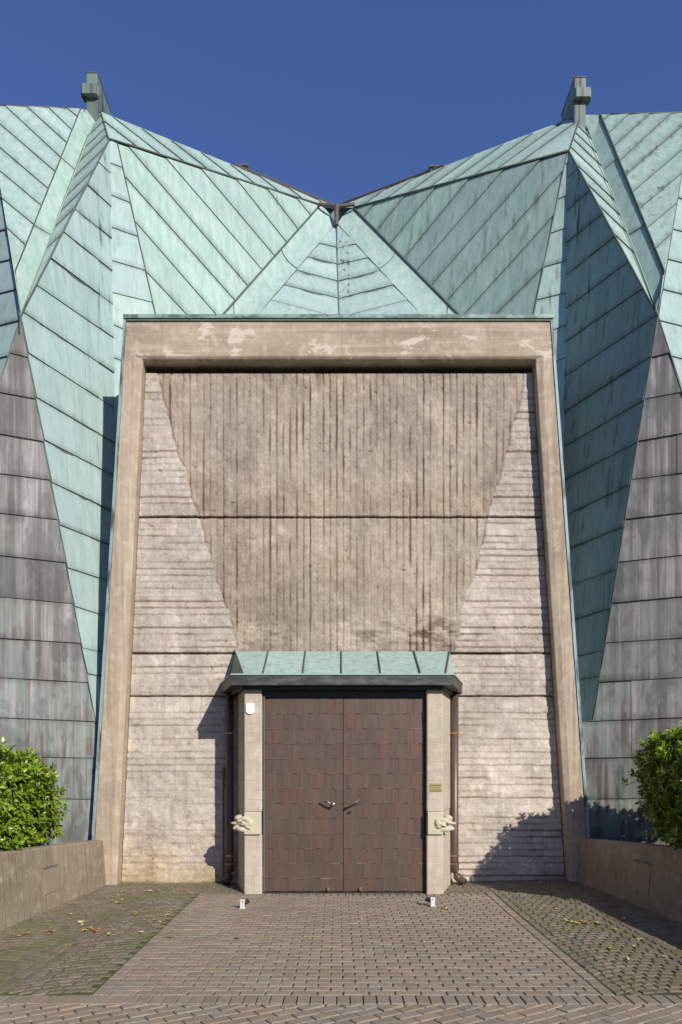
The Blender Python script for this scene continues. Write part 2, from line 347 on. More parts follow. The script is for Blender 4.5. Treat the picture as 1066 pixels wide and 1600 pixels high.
centre = {}
for side in (0, 1):
    R = side == 1
    mx = (lambda x: 1061-x) if R else (lambda x: x)
    def P(l, r): return r if R else l
    def ms(lst, dy=0): return [((mx(a[0]), a[1]+(dy if R else 0)), (mx(b[0]), b[1]+(dy if R else 0))) for a, b in lst]
    pxV, pxL, pxW, pxA, pxB = P((33, 495), (1028, 495)), P((150, 1132), (926, 1125)), P((177.5, 590), (884, 590)), P((158, 176), (908, 180)), P((171, 219), (889, 237))
    DV = 9.95
    V = at(*pxV, DV); L = at(*pxL, 10.36); W = at(*pxW, DV/P(.871, .858))
    p4 = Plane(V, L, W); Bp = p4.hit(*pxB)
    # 4: big steep side of the pier
    s4 = [((136.6,289.5),(176,326)),((154,254),(177.7,276)),((119,329),(177.7,376)),((100,364),(177.7,426)),((81,405.5),(177.7,477.5)),((60,448),(177.7,529)),
          ((39.6,490.7),(177.7,583)),((44,552),(150,620)),((56,621),(167,685.6)),((67.6,687),(162.5,736)),((79,753),(161,792)),((90.6,819.4),(159.6,846.7)),
          ((100.7,885.5),(156.7,904)),((111,945.5),(153,959)),((124.5,1011.5),(151.5,1017.5)),((133.5,1052),(151.5,1055.6))]
    pb = P((190, 1160), (880, 1160))
    facet([pxV, pxB, pxW, pb, pxL], p4, ms(s4, 6), stain=.35, cross=75, hue=.75, shade_dim=P(1.0, .74), force=[P(153, 905)], stainf=(lambda c: (1.6 if abs(c[0]-P(170, 889)) < 17 and c[1] < 500 else P(.3, 1.0))) )  # right side: more staining, and shade painted into the sheet brightness
    # 9: brown pier face
    p9 = Plane(V, L, at(P(0, 1061), 1130, 10.0))
    s9 = [((15.8,552),(43,559)),((0,613.7),(56,624)),((0,678.5),(66,690)),((0,740),(77.6,750)),((0,802),(89,812)),((0,868),(100.7,879)),((0,932.5),(111,943)),
          ((0,997),(120,1004.6)),((0,1058.6),(132,1066)),((0,1121),(147,1127)),((0,1182),(144,1184)),((0,1246),(142,1248.5))]
    facet([pxV, pxL, P((170, 1136), (905, 1130)), P((170, 1345), (900, 1345)), P((-234, 1345), (1295, 1345))], p9, ms(s9), mat='brown', stain=.8, cross=130, step=.02,
          lab='brown weathered copper pier face with pale streaks')
    Q = p9.hit(*P((-80, 855), (1146, 855)))
    # 3: narrow strip beside the valley
    k = -1 if R else 1
    p3 = Plane(Bp, W, W+Vector((.35*k, .15, 0)))
    pC = P((265, 590), (813, 590)); pT = P((184, 225), (886, 240))
    s3 = [((178.6,257),(189.4,261)),((178.6,307),(197,314.5)),((178.6,357),(210,368)),((178.6,408.4),(222,421)),((178.6,458),(236,472)),((178.6,508),(192,514)),((178.6,559.7),(189.4,563.5))]
    facet([pxB, pT, pC, P((290, 1200), (786, 1200)), P((178, 1200), (884, 1200))], p3, ms(s3), stain=.3 if not R else .8, step=.015, hue=.6)
    # 2: large triangular facet
    T3 = p3.hit(*pT); C3 = p3.hit(*pC); pN1 = P((500, 321), (553, 326)); N1 = at(*pN1, 14.9)
    p2 = Plane(T3, C3, N1)
    s2 = P([((202.6,232),(385,444.7)),((261,249.7),(408,420)),((316.6,267),(428,399)),((372,284),(448,379)),((420.5,299),(466,358.6)),((466,313),(485,336)),
            ((196.5,277.6),(365,467.5)),((212.8,348.5),(337,491)),((230.5,427),(291,491))],
           [((845,250),(678,442)),((789.4,263),(655,419)),((733.7,279),(635,399)),((679.5,295),(612,379)),((630,310),(592,357.6)),((582,323),(572,336)),
            ((875.5,272.5),(701,467.5)),((860,343),(726,491)),((842.6,424.5),(776,491))])
    pG = P((262, 590), (810, 586))
    facet([pT, pC, pG, pN1], p2, s2, stain=.25 if not R else .75, hue=.3, shade_dim=P(1.0, .88))  # right sheet: greyer weathering plus some shade painted into its brightness
    # 1: upper roof strip
    A = at(*pxA, 12.9); p1 = Plane(A, Bp, N1); pN = P((525, 324), (528, 324)); N0 = p1.hit(*pN)
    s1 = [((x, 176+(x-158)*.404), (x+100, 254+(x-158)*.404)) for x in range(130, 500, 46)] if not R else [((x, 180+(908-x)*.379), (x-100, 252+(908-x)*.379)) for x in range(925, 560, -46)]
    facet([pxA, pxB, pN1, pN], p1, s1, stain=.2, step=.02, hue=.15)
    # trough beside the centre triangle
    G1b = p2.hit(*pG); Ap = at(*P((525, 350), (527, 350)), 14.85); G2m = at(*P((403, 493), (659, 493)), 12.95)
    ext = lambda a, b, f: a+(b-a)*f
    G2b = ext(Ap, G2m, 1.75); M0 = at(*P((512, 326), (541, 327)), 15.0); M1 = at(*P((376, 494), (689, 493)), 13.0); Mb = ext(M0, M1, 1.75)
    def tofx(v): return (PPX+v.x*FPX/v.y, PPY-(v.z-EYE)*FPX/v.y)
    e1 = (P(1, -1))
    ring = []
    for tt in (0, 1):
        a, b, c_ = ((N1, M0, Ap), (G1b, Mb, G2b))[tt]
        row = [(a*(1-u)**2+b*2*u*(1-u)+c_*u*u) for u in [i/8 for i in range(9)]]
        ring.append(row)
    mb = MB(); rows = 14; vs = []
    for j in range(rows+1):
        for i in range(9): vs.append(ring[0][i].lerp(ring[1][i], j/rows))
    for j in range(rows):
        for i in range(8):
            q = (j*9+i, j*9+i+1, (j+1)*9+i+1, (j+1)*9+i)
            col = (.98 if j % 5 else 1.04, .2, .2, 1)
            mb.add([vs[k_] for k_ in q], [(0, 1, 2, 3)], col)
    o = B(mb, 'gutter_trough', M['patina'], smooth=True)
    for f in (.30, .62):
        roll([ring[0][i].lerp(ring[1][i], f)-Vector((0, .012, 0)) for i in range(9)], .009)
    # 5: centre triangle half
    Cm = at(530, 493, 13.4); Cb = ext(Ap, Cm, 1.75); p5 = Plane(Ap, G2b, Cb)
    mr = (lambda x: 1060-x) if R else (lambda x: x)
    s5 = [((503,382),(527.5,387.5)),((482.5,402.6),(528.5,413.5)),((464.7,423),(529.4,440)),((444,445.7),(531,467)),((430,471),(518,493.6)),((400,494),(520,522)),((380,520),(520,552))]
    facet([tofx(Ap), tofx(G2b), tofx(Cb)], p5, cross=300, force=([546] if R else None), seams= [((mr(a[0]), a[1]), (mr(b[0]), b[1])) for a, b in s5], stain=.12, hue=.55, step=.014,
          stainf=(lambda c: (2.2 if R and c[0] < 543 and c[1] < 460 else .15)))
    # gable trough and gable face
    pF = P((136, 215), (927, 222)); F = at(*pF, 12.55); pP1 = P((126, 171), (938, 180)); P1 = at(*pP1, 12.7)
    p6 = Plane(V, Bp, F)
    s6 = [((a, b), (a+40, b-38)) for a, b in [(139.5,225),(132,245.5),(126,267.5),(117.5,294),(107,319),(97,345),(88,374.7),(146,205),(150,188)]]
    facet([pxV, pF, pxA, pxB], p6, ms(s6, 4), stain=.2, step=.016, hue=.1)
    pb7 = Plane(P1, F, V); pT7 = P((24, 425), (1037, 425))
    facet([pP1, pF, pxV, pT7], pb7, ms([((94,245),(114.5,263)),((51.4,351),(78,367))]), stain=.15, step=.012, hue=.05)
    pw = Plane(P1, F, A); facet([pP1, pF, pxA], pw, [], stain=1.0)
    T7 = pb7.hit(*pT7); pS = P((-20, 165), (1081, 177)); Sx = at(*pS, 12.1); p7 = Plane(P1, T7, Sx)
    s7 = [((0,194),(85,267.5)),((10,167.6),(94,245.4)),((41,166),(102.8,222)),((73.4,166),(111,202)),((104,169),(119,181)),((0,231),(72.8,293)),((0,267.5),(62.6,319.7)),((4.4,311.5),(52.3,351)),((13,358.5),(38,382))]
    facet([pS, pP1, pT7, pxV], p7, ms(s7, 8), shade_dim=P(1.0, .92), stain=.15 if not R else .6, step=.018, hue=.1)  # right gable face: duller patina with a little painted shade
    S7 = p7.hit(*pS); far = at(*P((-170, 500), (1231, 500)), 11.4 if not R else 11.0); p8 = Plane(V, S7, Q)
    s8 = [((-20, y+5), (10, y-2.5)) for y in (212, 261, 310, 361, 410, 459, 509, 560, 615, 675, 740, 805, 870, 935, 1000, 1065, 1130, 1195, 1260)]
    facet([pS, pxV, P((-234, 1345), (1295, 1345)), P((-400, 1345), (1461, 1345)), P((-300, 165), (1361, 177))], p8, ms(s8), stain=.4, hue=.8, step=.018)
    # folds: rolls over the edges where sheets meet
    up = lambda v, d=.012: v-Vector((0, d, 0))
    Wb = p4.hit(*pb)
    roll([up(V), up(L)], .014); roll([up(V), up(Bp)], .02)
    roll([up(Bp, -.01), up(W, -.01), up(Wb, -.01)], .016)
    roll([up(Bp, .03), up(N1, .03)], .026); roll([up(A, .02), up(Bp, .02)], .018)
    roll([up(T3), up(C3)], .016); roll([up(N1), up(G1b)], .026 if not R else .034); roll([up(Ap), up(G2b)], .012)
    roll([up(V), up(F)], .008); roll([up(V, 0), up(T7), up(P1)], .014 if not R else .028)
    roll([up(V), up(S7)], .014); roll([up(V), up(Q)], .014)
    roll([up(V, .03), up(A.lerp(F, .45), .03)], .012, 'ridge')
    roll([P1+Vector((0, .02, .02)), S7+Vector((0, .02, .02))], .035, 'seam' if R else 'sheet', 'ridge_cap')
    roll([A+Vector((0, .02, .0)), N0+Vector((0, .02, .0))], .04, 'ridge', 'ridge_cap')
    Gs = A.lerp(N0, .52)
    # brown gutter along the far half of the ridge, with its box
    mb = MB(); dd = (N0-Gs); nrm = Vector((0, 0, 1))
    a0, a1 = Gs+Vector((0, .0, .03)), N0+Vector((0, 0, .03)); 
    mb.tube([a0, a1], .036, 6); B(mb, 'roof_gutter', M['sheet'])
    g = Gs+Vector((0.02*k, .1, .03)); mb = MB(); x0 = g.x-.24; mb.box(x0, x0+.48, g.y, g.y+.5, g.z-.2, g.z+.05); mb.box(x0-.03, x0+.51, g.y-.03, g.y+.53, g.z+.05, g.z+.085)
    B(mb, 'roof_box', M['sheet'], bevel=.008)
    # back slopes close the roof behind the skyline
    mb = MB(); bk = Vector((0, 3.5, -4.0))
    mb.add([A, N0, N0+bk, A+bk], [(0, 1, 2, 3)], (1, .3, .3, 1)); mb.add([P1, S7, S7+bk, P1+bk], [(0, 1, 2, 3)], (1, .3, .3, 1))
    mb.add([P1, A, A+bk, P1+bk], [(0, 1, 2, 3)], (1, .3, .3, 1)); B(mb, 'back_roof', M['patina'])
    # finial at the peak: box beam running back over the ridge with a wider collar
    mb = MB(); Df = 12.72; fx = P(-4.505+.0, 4.495)
    zt = Z_(P(114, 121), Df); z1 = Z_(P(135, 141), Df); z2 = Z_(P(151, 156), Df); z3 = Z_(P(186, 188), Df)
    xc = X_(P(143, 907), Df); 
    mb.box(xc-.105, xc+.105, Df, Df+.75, z1, zt, (.72, 1.3, .2, 1)); mb.box(xc-.115, xc+.115, Df-.01, Df+.76, zt, zt+.018, (.5, 1, .2, 1), 1)
    kx = P(-.04, .05)
    mb.prism([(xc+kx*.7-.165, Df-.01), (xc+kx*.7-.13, Df-.07), (xc+kx*.7+.13, Df-.07), (xc+kx*.7+.165, Df-.01), (xc+kx+.13, Df+.12), (xc+kx-.13, Df+.12)], z2, z1, (.7, 1.8, .2, 1))
    mb.box(xc-.10, xc+.11, Df+.03, Df+.74, z3-.3, z1-.002, (.6, 2, .1, 1))
    B(mb, 'finial', [M['weather'], M['seam']], bevel=.006)
    centre[side] = (Ap, Cb, N0)
# valley pipe in the middle where the two roofs meet
Ap, Cb, N0 = centre[0]
mb = MB(); nn = at(526, 322, 14.75)
mb.tube([nn, at(526, 332, 14.72), at(526, 352, 14.7)], [.06, .05, .04], 10); mb.tube([at(498, 319, 14.8), nn, at(554, 319, 14.8)], .035, 8); B(mb, 'rain_head', M['sheet'])
roll([Ap-Vector((0, .02, 0)), Cb-Vector((0, .02, 0))], .016)
mb = MB(); u0 = centre[1][0]; p5 = Plane(centre[1][0], Cb, at(659, 493, 12.95))
def stripe(x0, x1, y0, y1, pl, off, mat, name, col=(1, 1, 1, 1)):
    mb = MB(); a = [pl.hit(x0, y0), pl.hit(x1, y0), pl.hit(x1, y1), pl.hit(x0, y1)]; mb.add([v+pl.n*off for v in a]+[v+pl.n*(off-.03) for v in a], [(0, 1, 2, 3), (0, 4, 5, 1), (1, 5, 6, 2), (2, 6, 7, 3), (3, 7, 4, 0)], col); return B(mb, name, mat)

# --- concrete wall panel with real board relief
def vnoise(shape, cells, seed):
    r = np.random.RandomState(seed); gz, gx = cells; g = r.rand(gz+2, gx+2)
    z = np.linspace(0, gz, shape[0], endpoint=False); x = np.linspace(0, gx, shape[1], endpoint=False)
    zi = z.astype(int); xi = x.astype(int); fz = (z-zi)[:, None]; fx = (x-xi)[None, :]
    fz = fz*fz*(3-2*fz); fx = fx*fx*(3-2*fx)
    return (g[np.ix_(zi, xi)]*(1-fz)*(1-fx)+g[np.ix_(zi, xi+1)]*(1-fz)*fx+g[np.ix_(zi+1, xi)]*fz*(1-fx)+g[np.ix_(zi+1, xi+1)]*fz*fx)
def fbm(shape, cells, seed, oct=4):
    o = 0; a = 1; s = 0
    for k in range(oct):
        o = o+a*vnoise(shape, (min(cells[0]*2**k, shape[0]-2), min(cells[1]*2**k, shape[1]-2)), seed+k*17); s += a; a *= .55
    return o/s
DW = 10.36; NX, NZ = 560, 660
xl0, xl1 = X_(181, 10.16)+.016, X_(220.5, 10.16)+.016; xr0, xr1 = X_(892, 10.16)-.014, X_(839.5, 10.16)-.014; ztop = Z_(582.5, DW); zb = Z_(1381, DW)-.05
uu = np.linspace(0, 1, NX)[None, :]; vv = np.linspace(0, 1, NZ)[:, None]
Zg = zb+(ztop-zb)*vv+0*uu; Xg = (xl0+(xl1-xl0)*vv)*(1-uu)+(xr0+(xr1-xr0)*vv)*uu
sh = (NZ, NX)
zt_a, zt_b = Z_(590, DW), Z_(1012, DW)
tl = X_(245, DW)+(Zg-zt_a)/(zt_b-zt_a)*(X_(372, DW)-X_(245, DW)); tr = X_(822, DW)+(Zg-zt_a)/(zt_b-zt_a)*(X_(710, DW)-X_(822, DW))
jit = (fbm(sh, (30, 10), 3)-.5)*.22
J1, J2, J3 = Z_(808, DW), Z_(1021, DW), Z_(1088, DW)
vert = (Xg > tl+jit*.7) & (Xg < tr+jit*.7) & (Zg > J2)
H = (fbm(sh, (9, 8), 11, 5)-.5)*.016+(fbm(sh, (67, 54), 21, 4)-.5)*.022
dirt = np.zeros(sh)
def boards(coord, along, step, seed, wob, amp, gdepth, keep, na):
    """relief of shuttering boards: every board sits a little proud or deep, joints are grooves of varying length"""
    r = np.random.RandomState(seed); q = (coord+wob)/step; i = np.floor(q).astype(int); f = q-i; i0 = i.min(); n = i.max()-i0+3
    off = (r.rand(n)-.5)*amp; tiltb = (r.rand(n)-.5)*amp*1.2
    h = off[i-i0]+tiltb[i-i0]*(f-.5)
    ed = np.minimum(f, 1-f)*step; near = np.where(f < .5, i, i+1)-i0
    ak = ((along-along.min())/(along.max()-along.min())*(na-1)); a0 = ak.astype(int); af = ak-a0
    strg = r.rand(n+1, na+1); strg = np.where(strg < keep, 0.10+.15*strg, .45+.55*strg); base = r.rand(n+1)
    sf = af*af*(3-2*af); sg = (strg[near, a0]*(1-sf)+strg[near, a0+1]*sf)*(.45+.6*base[near])
    wdt = .008+.010*base[near]
    gr = np.clip(1-ed/wdt, 0, 1)*sg
    halo = np.clip(1-ed/.036, 0, 1)**1.1*sg
    return h, gr*gdepth, gr*.9+halo*.55
wobv = (fbm(sh, (14, 6), 31)-.5)*.014+(fbm(sh, (90, 40), 35, 2)-.5)*.010
hv, gv, dv = boards(Xg, Zg, .1, 41, wobv, .016, .024, .42, 24)
wobh = (fbm(sh, (6, 14), 33)-.5)*.024+(fbm(sh, (40, 90), 37, 2)-.5)*.012
hh, gh, dh = boards(Zg, Xg, .098, 43, wobh, .012, .016, .42, 15)
soft = 0.75+.5*vnoise(sh, (5, 5), 51)
fade_low = np.clip((Zg-.2)/1.3, .25, 1)                       # the foot of the left half is rubbed smooth
fl = np.where(Xg < 0, np.where(Zg < 1.6, .45, 1.0), 1.15)
H = H-np.where(vert, hv*.8-(-gv), 0)*1.0 if False else H
H = H+np.where(vert, hv-gv*soft, (hh-gh*soft)*fl)
clus = np.clip(fbm(sh, (4, 16), 47, 3)*2.6-.45, .25, 1.7); dirt = np.where(vert, dv*1.15*clus, dh*.9*fl)
H = H*np.clip((ztop-Zg)/.05, 0, 1)+np.where(vert, -.006, 0)                                # the fluted panel sits back a little
edge = np.minimum(np.abs(Xg-tl-jit*.7), np.abs(Xg-tr-jit*.7)); eb = np.where(Zg > J2, np.clip(1-edge/.03, 0, 1), 0)*(fbm(sh, (16, 6), 61) > .47)
H = H-eb*.012; dirt = dirt+eb*.5
rough = np.clip(1-np.abs(Zg-3.72)/.45, 0, 1)*vert*np.clip(fbm(sh, (6, 7), 71)*3-.8, 0, 1)
rn = fbm(sh, (110, 30), 73, 3)-.5
H = H+rough*rn*.085; dirt = dirt+rough*np.clip(-rn*9, -.35, 1)
pit = fbm(sh, (130, 90), 81, 2); pits = np.clip((pit-.80)*9, 0, 1); H = H-pits*.012; dirt = dirt+pits*.5
low = np.clip((1.9-Zg)/1.2, 0, 1)*(Xg < -1)*1.0; rp = fbm(sh, (120, 34), 91, 3); lp = low*np.clip((rp-.58)*7, 0, 1); H = H-lp*.01; dirt = dirt+lp*.35
jn = (fbm(sh, (30, 30), 95)-.5)*.012
for J in (J1, J2, J3):
    d = np.abs(Zg+jn-J); H = H-np.clip(1.25-d/.016, 0, 1)*.045; dirt = dirt+np.clip(1.2-d/.018, 0, 1)*1.2
    dirt = dirt+np.clip(1-np.abs(Zg-J-.09)/.12, 0, 1)*.16*fbm(sh, (4, 16), int(J*100))*1.5
spk = (fbm(sh, (300, 260), 171, 1)-.5)*1.5+(fbm(sh, (90, 83), 173, 4)-.5)*1.8; tint = fbm(sh, (9, 9), 101, 6); band = fbm(sh, (3, 22), 111, 3); lum = 1.03+(tint-.5)*.6+spk*.16
lum = lum*np.where(vert, .80, 1.0)*np.where(Zg > J1, .96, 1.0)*np.where((Zg < J2), 1.07, 1.0)
brownish = np.clip((fbm(sh, (5, 6), 121, 4)-.5)*3, 0, 1)*vert*.5+np.clip(1-np.abs(Zg-J1-.25)/.35, 0, 1)*.35*vert
moss = np.clip(1-(Zg+.05)/.35, 0, 1)*np.clip(fbm(sh, (20, 20), 131)*2-.5, 0, 1)
yel = np.clip((.9-Zg)/.9, 0, 1)*np.clip(fbm(sh, (9, 6), 141)*2.4-.7, 0, 1)*(Xg < 0)
dirt = np.clip(dirt, 0, 1.2)*(.55+.6*fbm(sh, (12, 12), 151))
C = np.stack([lum*(1-.57*dirt), lum*(1-.64*dirt), lum*(1-.70*dirt)], -1)
def tone(C, m, c): return C*(1-m[..., None]+m[..., None]*np.array(c))
C = tone(C, np.clip(brownish, 0, 1), (.84, .76, .66)); C = np.where(vert[..., None], C*np.array([1.0, .95, .90]), C); C = tone(C, yel, (.97, .84, .62)); C = tone(C, moss, (.62, .60, .38))
lime = np.clip((fbm(sh, (26, 20), 161, 4)-.60)*6, 0, 1); C = C*(1+.16*lime[..., None])
V3 = np.stack([Xg, DW-H, Zg], -1).reshape(-1, 3)
ii = (np.arange(NZ-1)[:, None]*NX+np.arange(NX-1)[None, :]).ravel()
F4 = np.stack([ii, ii+1, ii+NX+1, ii+NX], 1)
o = np_mesh('concrete_wall', V3, F4, C.reshape(-1, 3), M['wall'], church, smooth=True); part(o)

# --- portal frame: outer face, splay, reveal (a leaning-sided arch of concrete)
DF = 10.16
def ring_pts(bl, tl_, tr_, br, D): return [Vector((X_(bl[0], D), D, -.1)), at(*tl_, D), at(*tr_, D), Vector((X_(br[0], D), D, -.1))]
def loopm(px4, D, ref=DF):                                   # give x in photo pixels at the front plane, keep world x while going deeper
    return [Vector((X_(px4[0][0], ref), D, -.1)), Vector((X_(px4[1][0], ref), D, Z_(px4[1][1], ref))), Vector((X_(px4[2][0], ref), D, Z_(px4[2][1], ref))), Vector((X_(px4[3][0], ref), D, -.1))]
outer = [(143, 0), (197.5, 499), (860, 499), (923.5, 0)]
inner = [(172, 0), (213, 556), (847, 556), (902, 0)]
splay = [(181, 0), (222, 560), (838, 560), (892, 0)]
L0 = loopm(outer, 10.75); L1 = loopm(outer, DF); L2 = loopm(inner, DF+.002); L3 = loopm(splay, DF+.035); L4 = loopm(splay, DW+.55)
mb = MB(); loops = [L0, L1, L2, L3, L4]
SUBD = 24
def dens(lp):
    out = []
    for a, b, n in ((lp[0], lp[1], SUBD), (lp[1], lp[2], SUBD), (lp[2], lp[3], SUBD)):
        out += [a.lerp(b, i/n) for i in range(n)]
    return out+[lp[3]]
dl = [dens(l) for l in loops]; n = len(dl[0])
vs = [v for l in dl for v in l]
for j in range(4):
    for i in range(n-1):
        q = (j*n+i, j*n+i+1, (j+1)*n+i+1, (j+1)*n+i); mb.add([vs[k_] for k_ in q], [(0, 1, 2, 3)])
frame = B(mb, 'portal_frame', M['frame'])
mb = MB(); mb.add([L4[0], L4[1], L4[2], L4[3]], [(0, 3, 2, 1)]); B(mb, 'cavity_back', M['frame'])
mod = frame.modifiers.new('weld', 'WELD'); mod.merge_threshold = .0005
bv = frame.modifiers.new('bevel', 'BEVEL'); bv.width = .012; bv.segments = 2; bv.limit_method = 'ANGLE'; bv.angle_limit = math.radians(25)
# copper flashing capping the outside of the frame
for a, b, c_, d_, xo in ((L1[0], L1[1], 0, 0, -1), (L1[3], L1[2], 0, 0, 1)):
    w1, w2 = .045, .035; mb = MB()
    mb.add([a+Vector((0, -.015, 0)), b+Vector((0, -.015, .0)), b+Vector((xo*w2, -.015, .03)), a+Vector((xo*w1, -.015, 0)),
            a+Vector((0, .6, 0)), b+Vector((0, .6, 0)), b+Vector((xo*w2, .6, .03)), a+Vector((xo*w1, .6, 0))],
           [(0, 1, 2, 3), (4, 5, 6, 7), (0, 4, 5, 1), (1, 5, 6, 2), (2, 6, 7, 3), (3, 7, 4, 0)])
    B(mb, 'side_flashing', M['flash'])
mb = MB(); a, b = L1[1], L1[2]
mb.box(a.x-.04, b.x+.04, DF-.035, 10.8, a.z+.002, a.z+.055); B(mb, 'top_flashing', M['flasht'])
mb = MB(); mb.box(a.x, b.x, DF-.02, DF+.1, a.z-.03, a.z+.001); B(mb, 'drip_edge', M['seam'])
# flat deck between frame and the folded roof
mb = MB(); mb.add([(a.x, 10.7, a.z+.0), (b.x, 10.7, a.z+.0), (3.4, 14, a.z+.05), (-3.3, 14, a.z+.05)], [(0, 1, 2, 3)], (1, .3, .3, 1)); B(mb, 'deck', M['patina'])

# --- portal: pillars, canopy, doors
DP = 9.46; ZC = 2.82
pils = {}
for s, name_l in ((-1, 'left'), (1, 'right')):
    x0, x1, xb = (X_(382, DP), X_(408, DP), X_(369, DW)) if s < 0 else (X_(668, DP), X_(692, DP), X_(706.5, DW))
    zc0, zc1 = Z_(1304, DP), Z_(1269, DP)
    if s < 0: pts = [(x0, DP), (x1, DP), (x1+.012, DP+.02), (x1+.012, DW+.02), (xb, DW+.02)]
    else: pts = [(x0-.012, DP+.02), (x0, DP), (x1, DP), (xb, DW+.02), (x0-.012, DW+.02)]
    mb = MB(); mb.prism(pts, -.05, zc0-.004); mb.prism(pts, zc1+.006, ZC+.05)
    cx = sum(p[0] for p in pts)/5; cy = sum(p[1] for p in pts)/5
    mb.prism([(p[0]+(cx-p[0])*.06, p[1]+(cy-p[1])*.04) for p in pts], zc0-.02, zc1+.02)
    pil = B(mb, 'pillar', M['pillar'], bevel=.012); pils[s] = pil
    # carved block: a slab with swelling bud-like lumps wrapping the outer corner
    mb = MB(); xo = x0 if s < 0 else x1; xi = x1 if s < 0 else x0
    mb.box(min(xi, xo)-.0, max(xi, xo)+.0, DP-.035, DP+.2, zc0, zc1)
    blk = [(-.085, .035, .225, .065, .07, .042, 12), (-.045, .0, .195, .075, .05, .03, 24), (-.10, .03, .15, .10, .07, .026, 0), (-.10, .035, .085, .075, .075, .042, 6), (-.03, -.005, .07, .085, .05, .042, -10),
           (.035, -.02, .12, .085, .05, .036, -38), (.03, -.02, .21, .085, .045, .034, -14), (.075, -.025, .16, .045, .05, .06, 0), (.01, -.03, .145, .07, .055, .020, 10), (.065, -.03, .105, .028, .04, .03, 20), (.10, -.01, .05, .05, .03, .03, 0)]
    for dx, dy, dz, rx, ry, rz, an in blk:
        jj = rng.uniform(-.012, .012); mb.ball((xo-s*dx, DP+dy+(.03 if dx < -.06 else 0), zc0+dz+(jj if s > 0 else 0)), (rx, ry, rz), 16, 10, Matrix.Rotation(math.radians((an+(8 if s > 0 else 0))*s), 3, 'Y'))
    cb = sub(mb, 'carved_block', M['stone'], pil, smooth=False)
    rm = cb.modifiers.new('remesh', 'REMESH'); rm.mode = 'VOXEL'; rm.voxel_size = .007; rm.use_smooth_shade = True; sm_ = cb.modifiers.new('smooth', 'SMOOTH'); sm_.iterations = 4
# canopy
zF = Z_(1055, 9.3); DC = 9.3; xcl, xcr = X_(362, DC), X_(709, DC); xwl, xwr = X_(346.5, 10.4), X_(722, 10.4)
can = thing('x', '', ''); bpy.data.objects.remove(can)
mb = MB(); outline = [(xcl, DC), (xcr, DC), (xwr, 10.36), (xwl, 10.36)]
mb.prism(outline, ZC+.02, zF)
canopy = B(mb, 'canopy', M['fascia'], bevel=.006)
mb = MB(); mb.prism([(xcl-.01, DC-.014), (xcr+.01, DC-.014), (xwr+.012, 10.36), (xwl-.012, 10.36)], zF+.001, zF+.022, (.9, .5, .1, 1)); sub(mb, 'canopy_edge', M['ridge'], canopy)
mb = MB(); mb.prism([(xcl+.12, DC+.1), (xcr-.12, DC+.1), (xwr-.1, 10.36), (xwl+.1, 10.36)], ZC-.03, ZC+.018); sub(mb, 'soffit', M['dark'], canopy)
zw = Z_(1018, DW)
tL, tR = Vector((X_(367, DW), DW-.01, zw)), Vector((X_(703, DW), DW-.01, zw)); bL, bR = Vector((X_(380, 9.36), 9.36, zF+.024)), Vector((X_(697, 9.36), 9.36, zF+.024))
wL, wR = Vector((X_(358, DW), DW-.01, zF+.024)), Vector((X_(712, DW), DW-.01, zF+.024))
mb = MB(); tops = [367, 420, 478, 534, 590, 646.5, 703]; bots = [380, 411.5, 473.5, 534, 595, 657, 697]
tp = [Vector((X_(x, DW), DW-.01, zw)) for x in tops]; bp = [Vector((X_(x, 9.36), 9.36, zF+.024)) for x in bots]
for i in range(6): mb.add([bp[i], bp[i+1], tp[i+1], tp[i]], [(0, 1, 2, 3)], (rng.uniform(.92, 1.03), rng.uniform(.6, 1), 0, 1))
mb.add([wL, bL, tL], [(0, 1, 2)], (.7, 1, 0, 1)); mb.add([wR, bR, tR], [(0, 2, 1)], (1, .4, 0, 1))
sub(mb, 'canopy_roof', M['patina'], canopy)
for i in range(7):
    mb = MB(); d = (tp[i]-bp[i]); nn = Vector((0, -.43, .9)); 
    a, b = bp[i], tp[i]; o_ = Vector((.006, 0, 0)); u_ = nn*.03
    mb.add([a-o_, a+o_, b+o_, b-o_, a-o_+u_, a+o_+u_, b+o_+u_, b-o_+u_], [(0, 3, 2, 1), (4, 5, 6, 7), (0, 1, 5, 4), (1, 2, 6, 5), (2, 3, 7, 6), (3, 0, 4, 7)])
    sub(mb, 'standing_seam', M['seam'], canopy)
# door frame and leaves
DD = 9.56; xd0, xdm, xd1 = X_(414, DD), X_(536.5, DD), X_(662.5, DD); zd1 = Z_(1091, DD)
mb = MB(); fx0, fx1 = X_(408, DP)+.013, X_(668, DP)-.013
mb.box(fx0, xd0-.004, DD-.03, DD+.1, 0.0, ZC-.03); mb.box(xd1+.004, fx1, DD-.02, DD+.1, 0.0, ZC-.03); mb.box(xd0-.004, xd1+.004, DD-.03, DD+.1, zd1+.004, ZC-.031)
mb.box(xd0-.004, xd1+.004, DD-.01, DD+.1, -.01, .012)
mb.box(fx0-.01, fx1+.01, DD+.1, DD+.14, 0, ZC-.03)
B(mb, 'door_frame', M['dark'], bevel=.003)
mb = MB(); mb.box(fx0+.012, fx0+.034, DD-.05, DD-.031, .01, zd1+.04); B(mb, 'door_stop_bar', M['grey'], bevel=.003)
rowh = (zd1-.03)/12.85
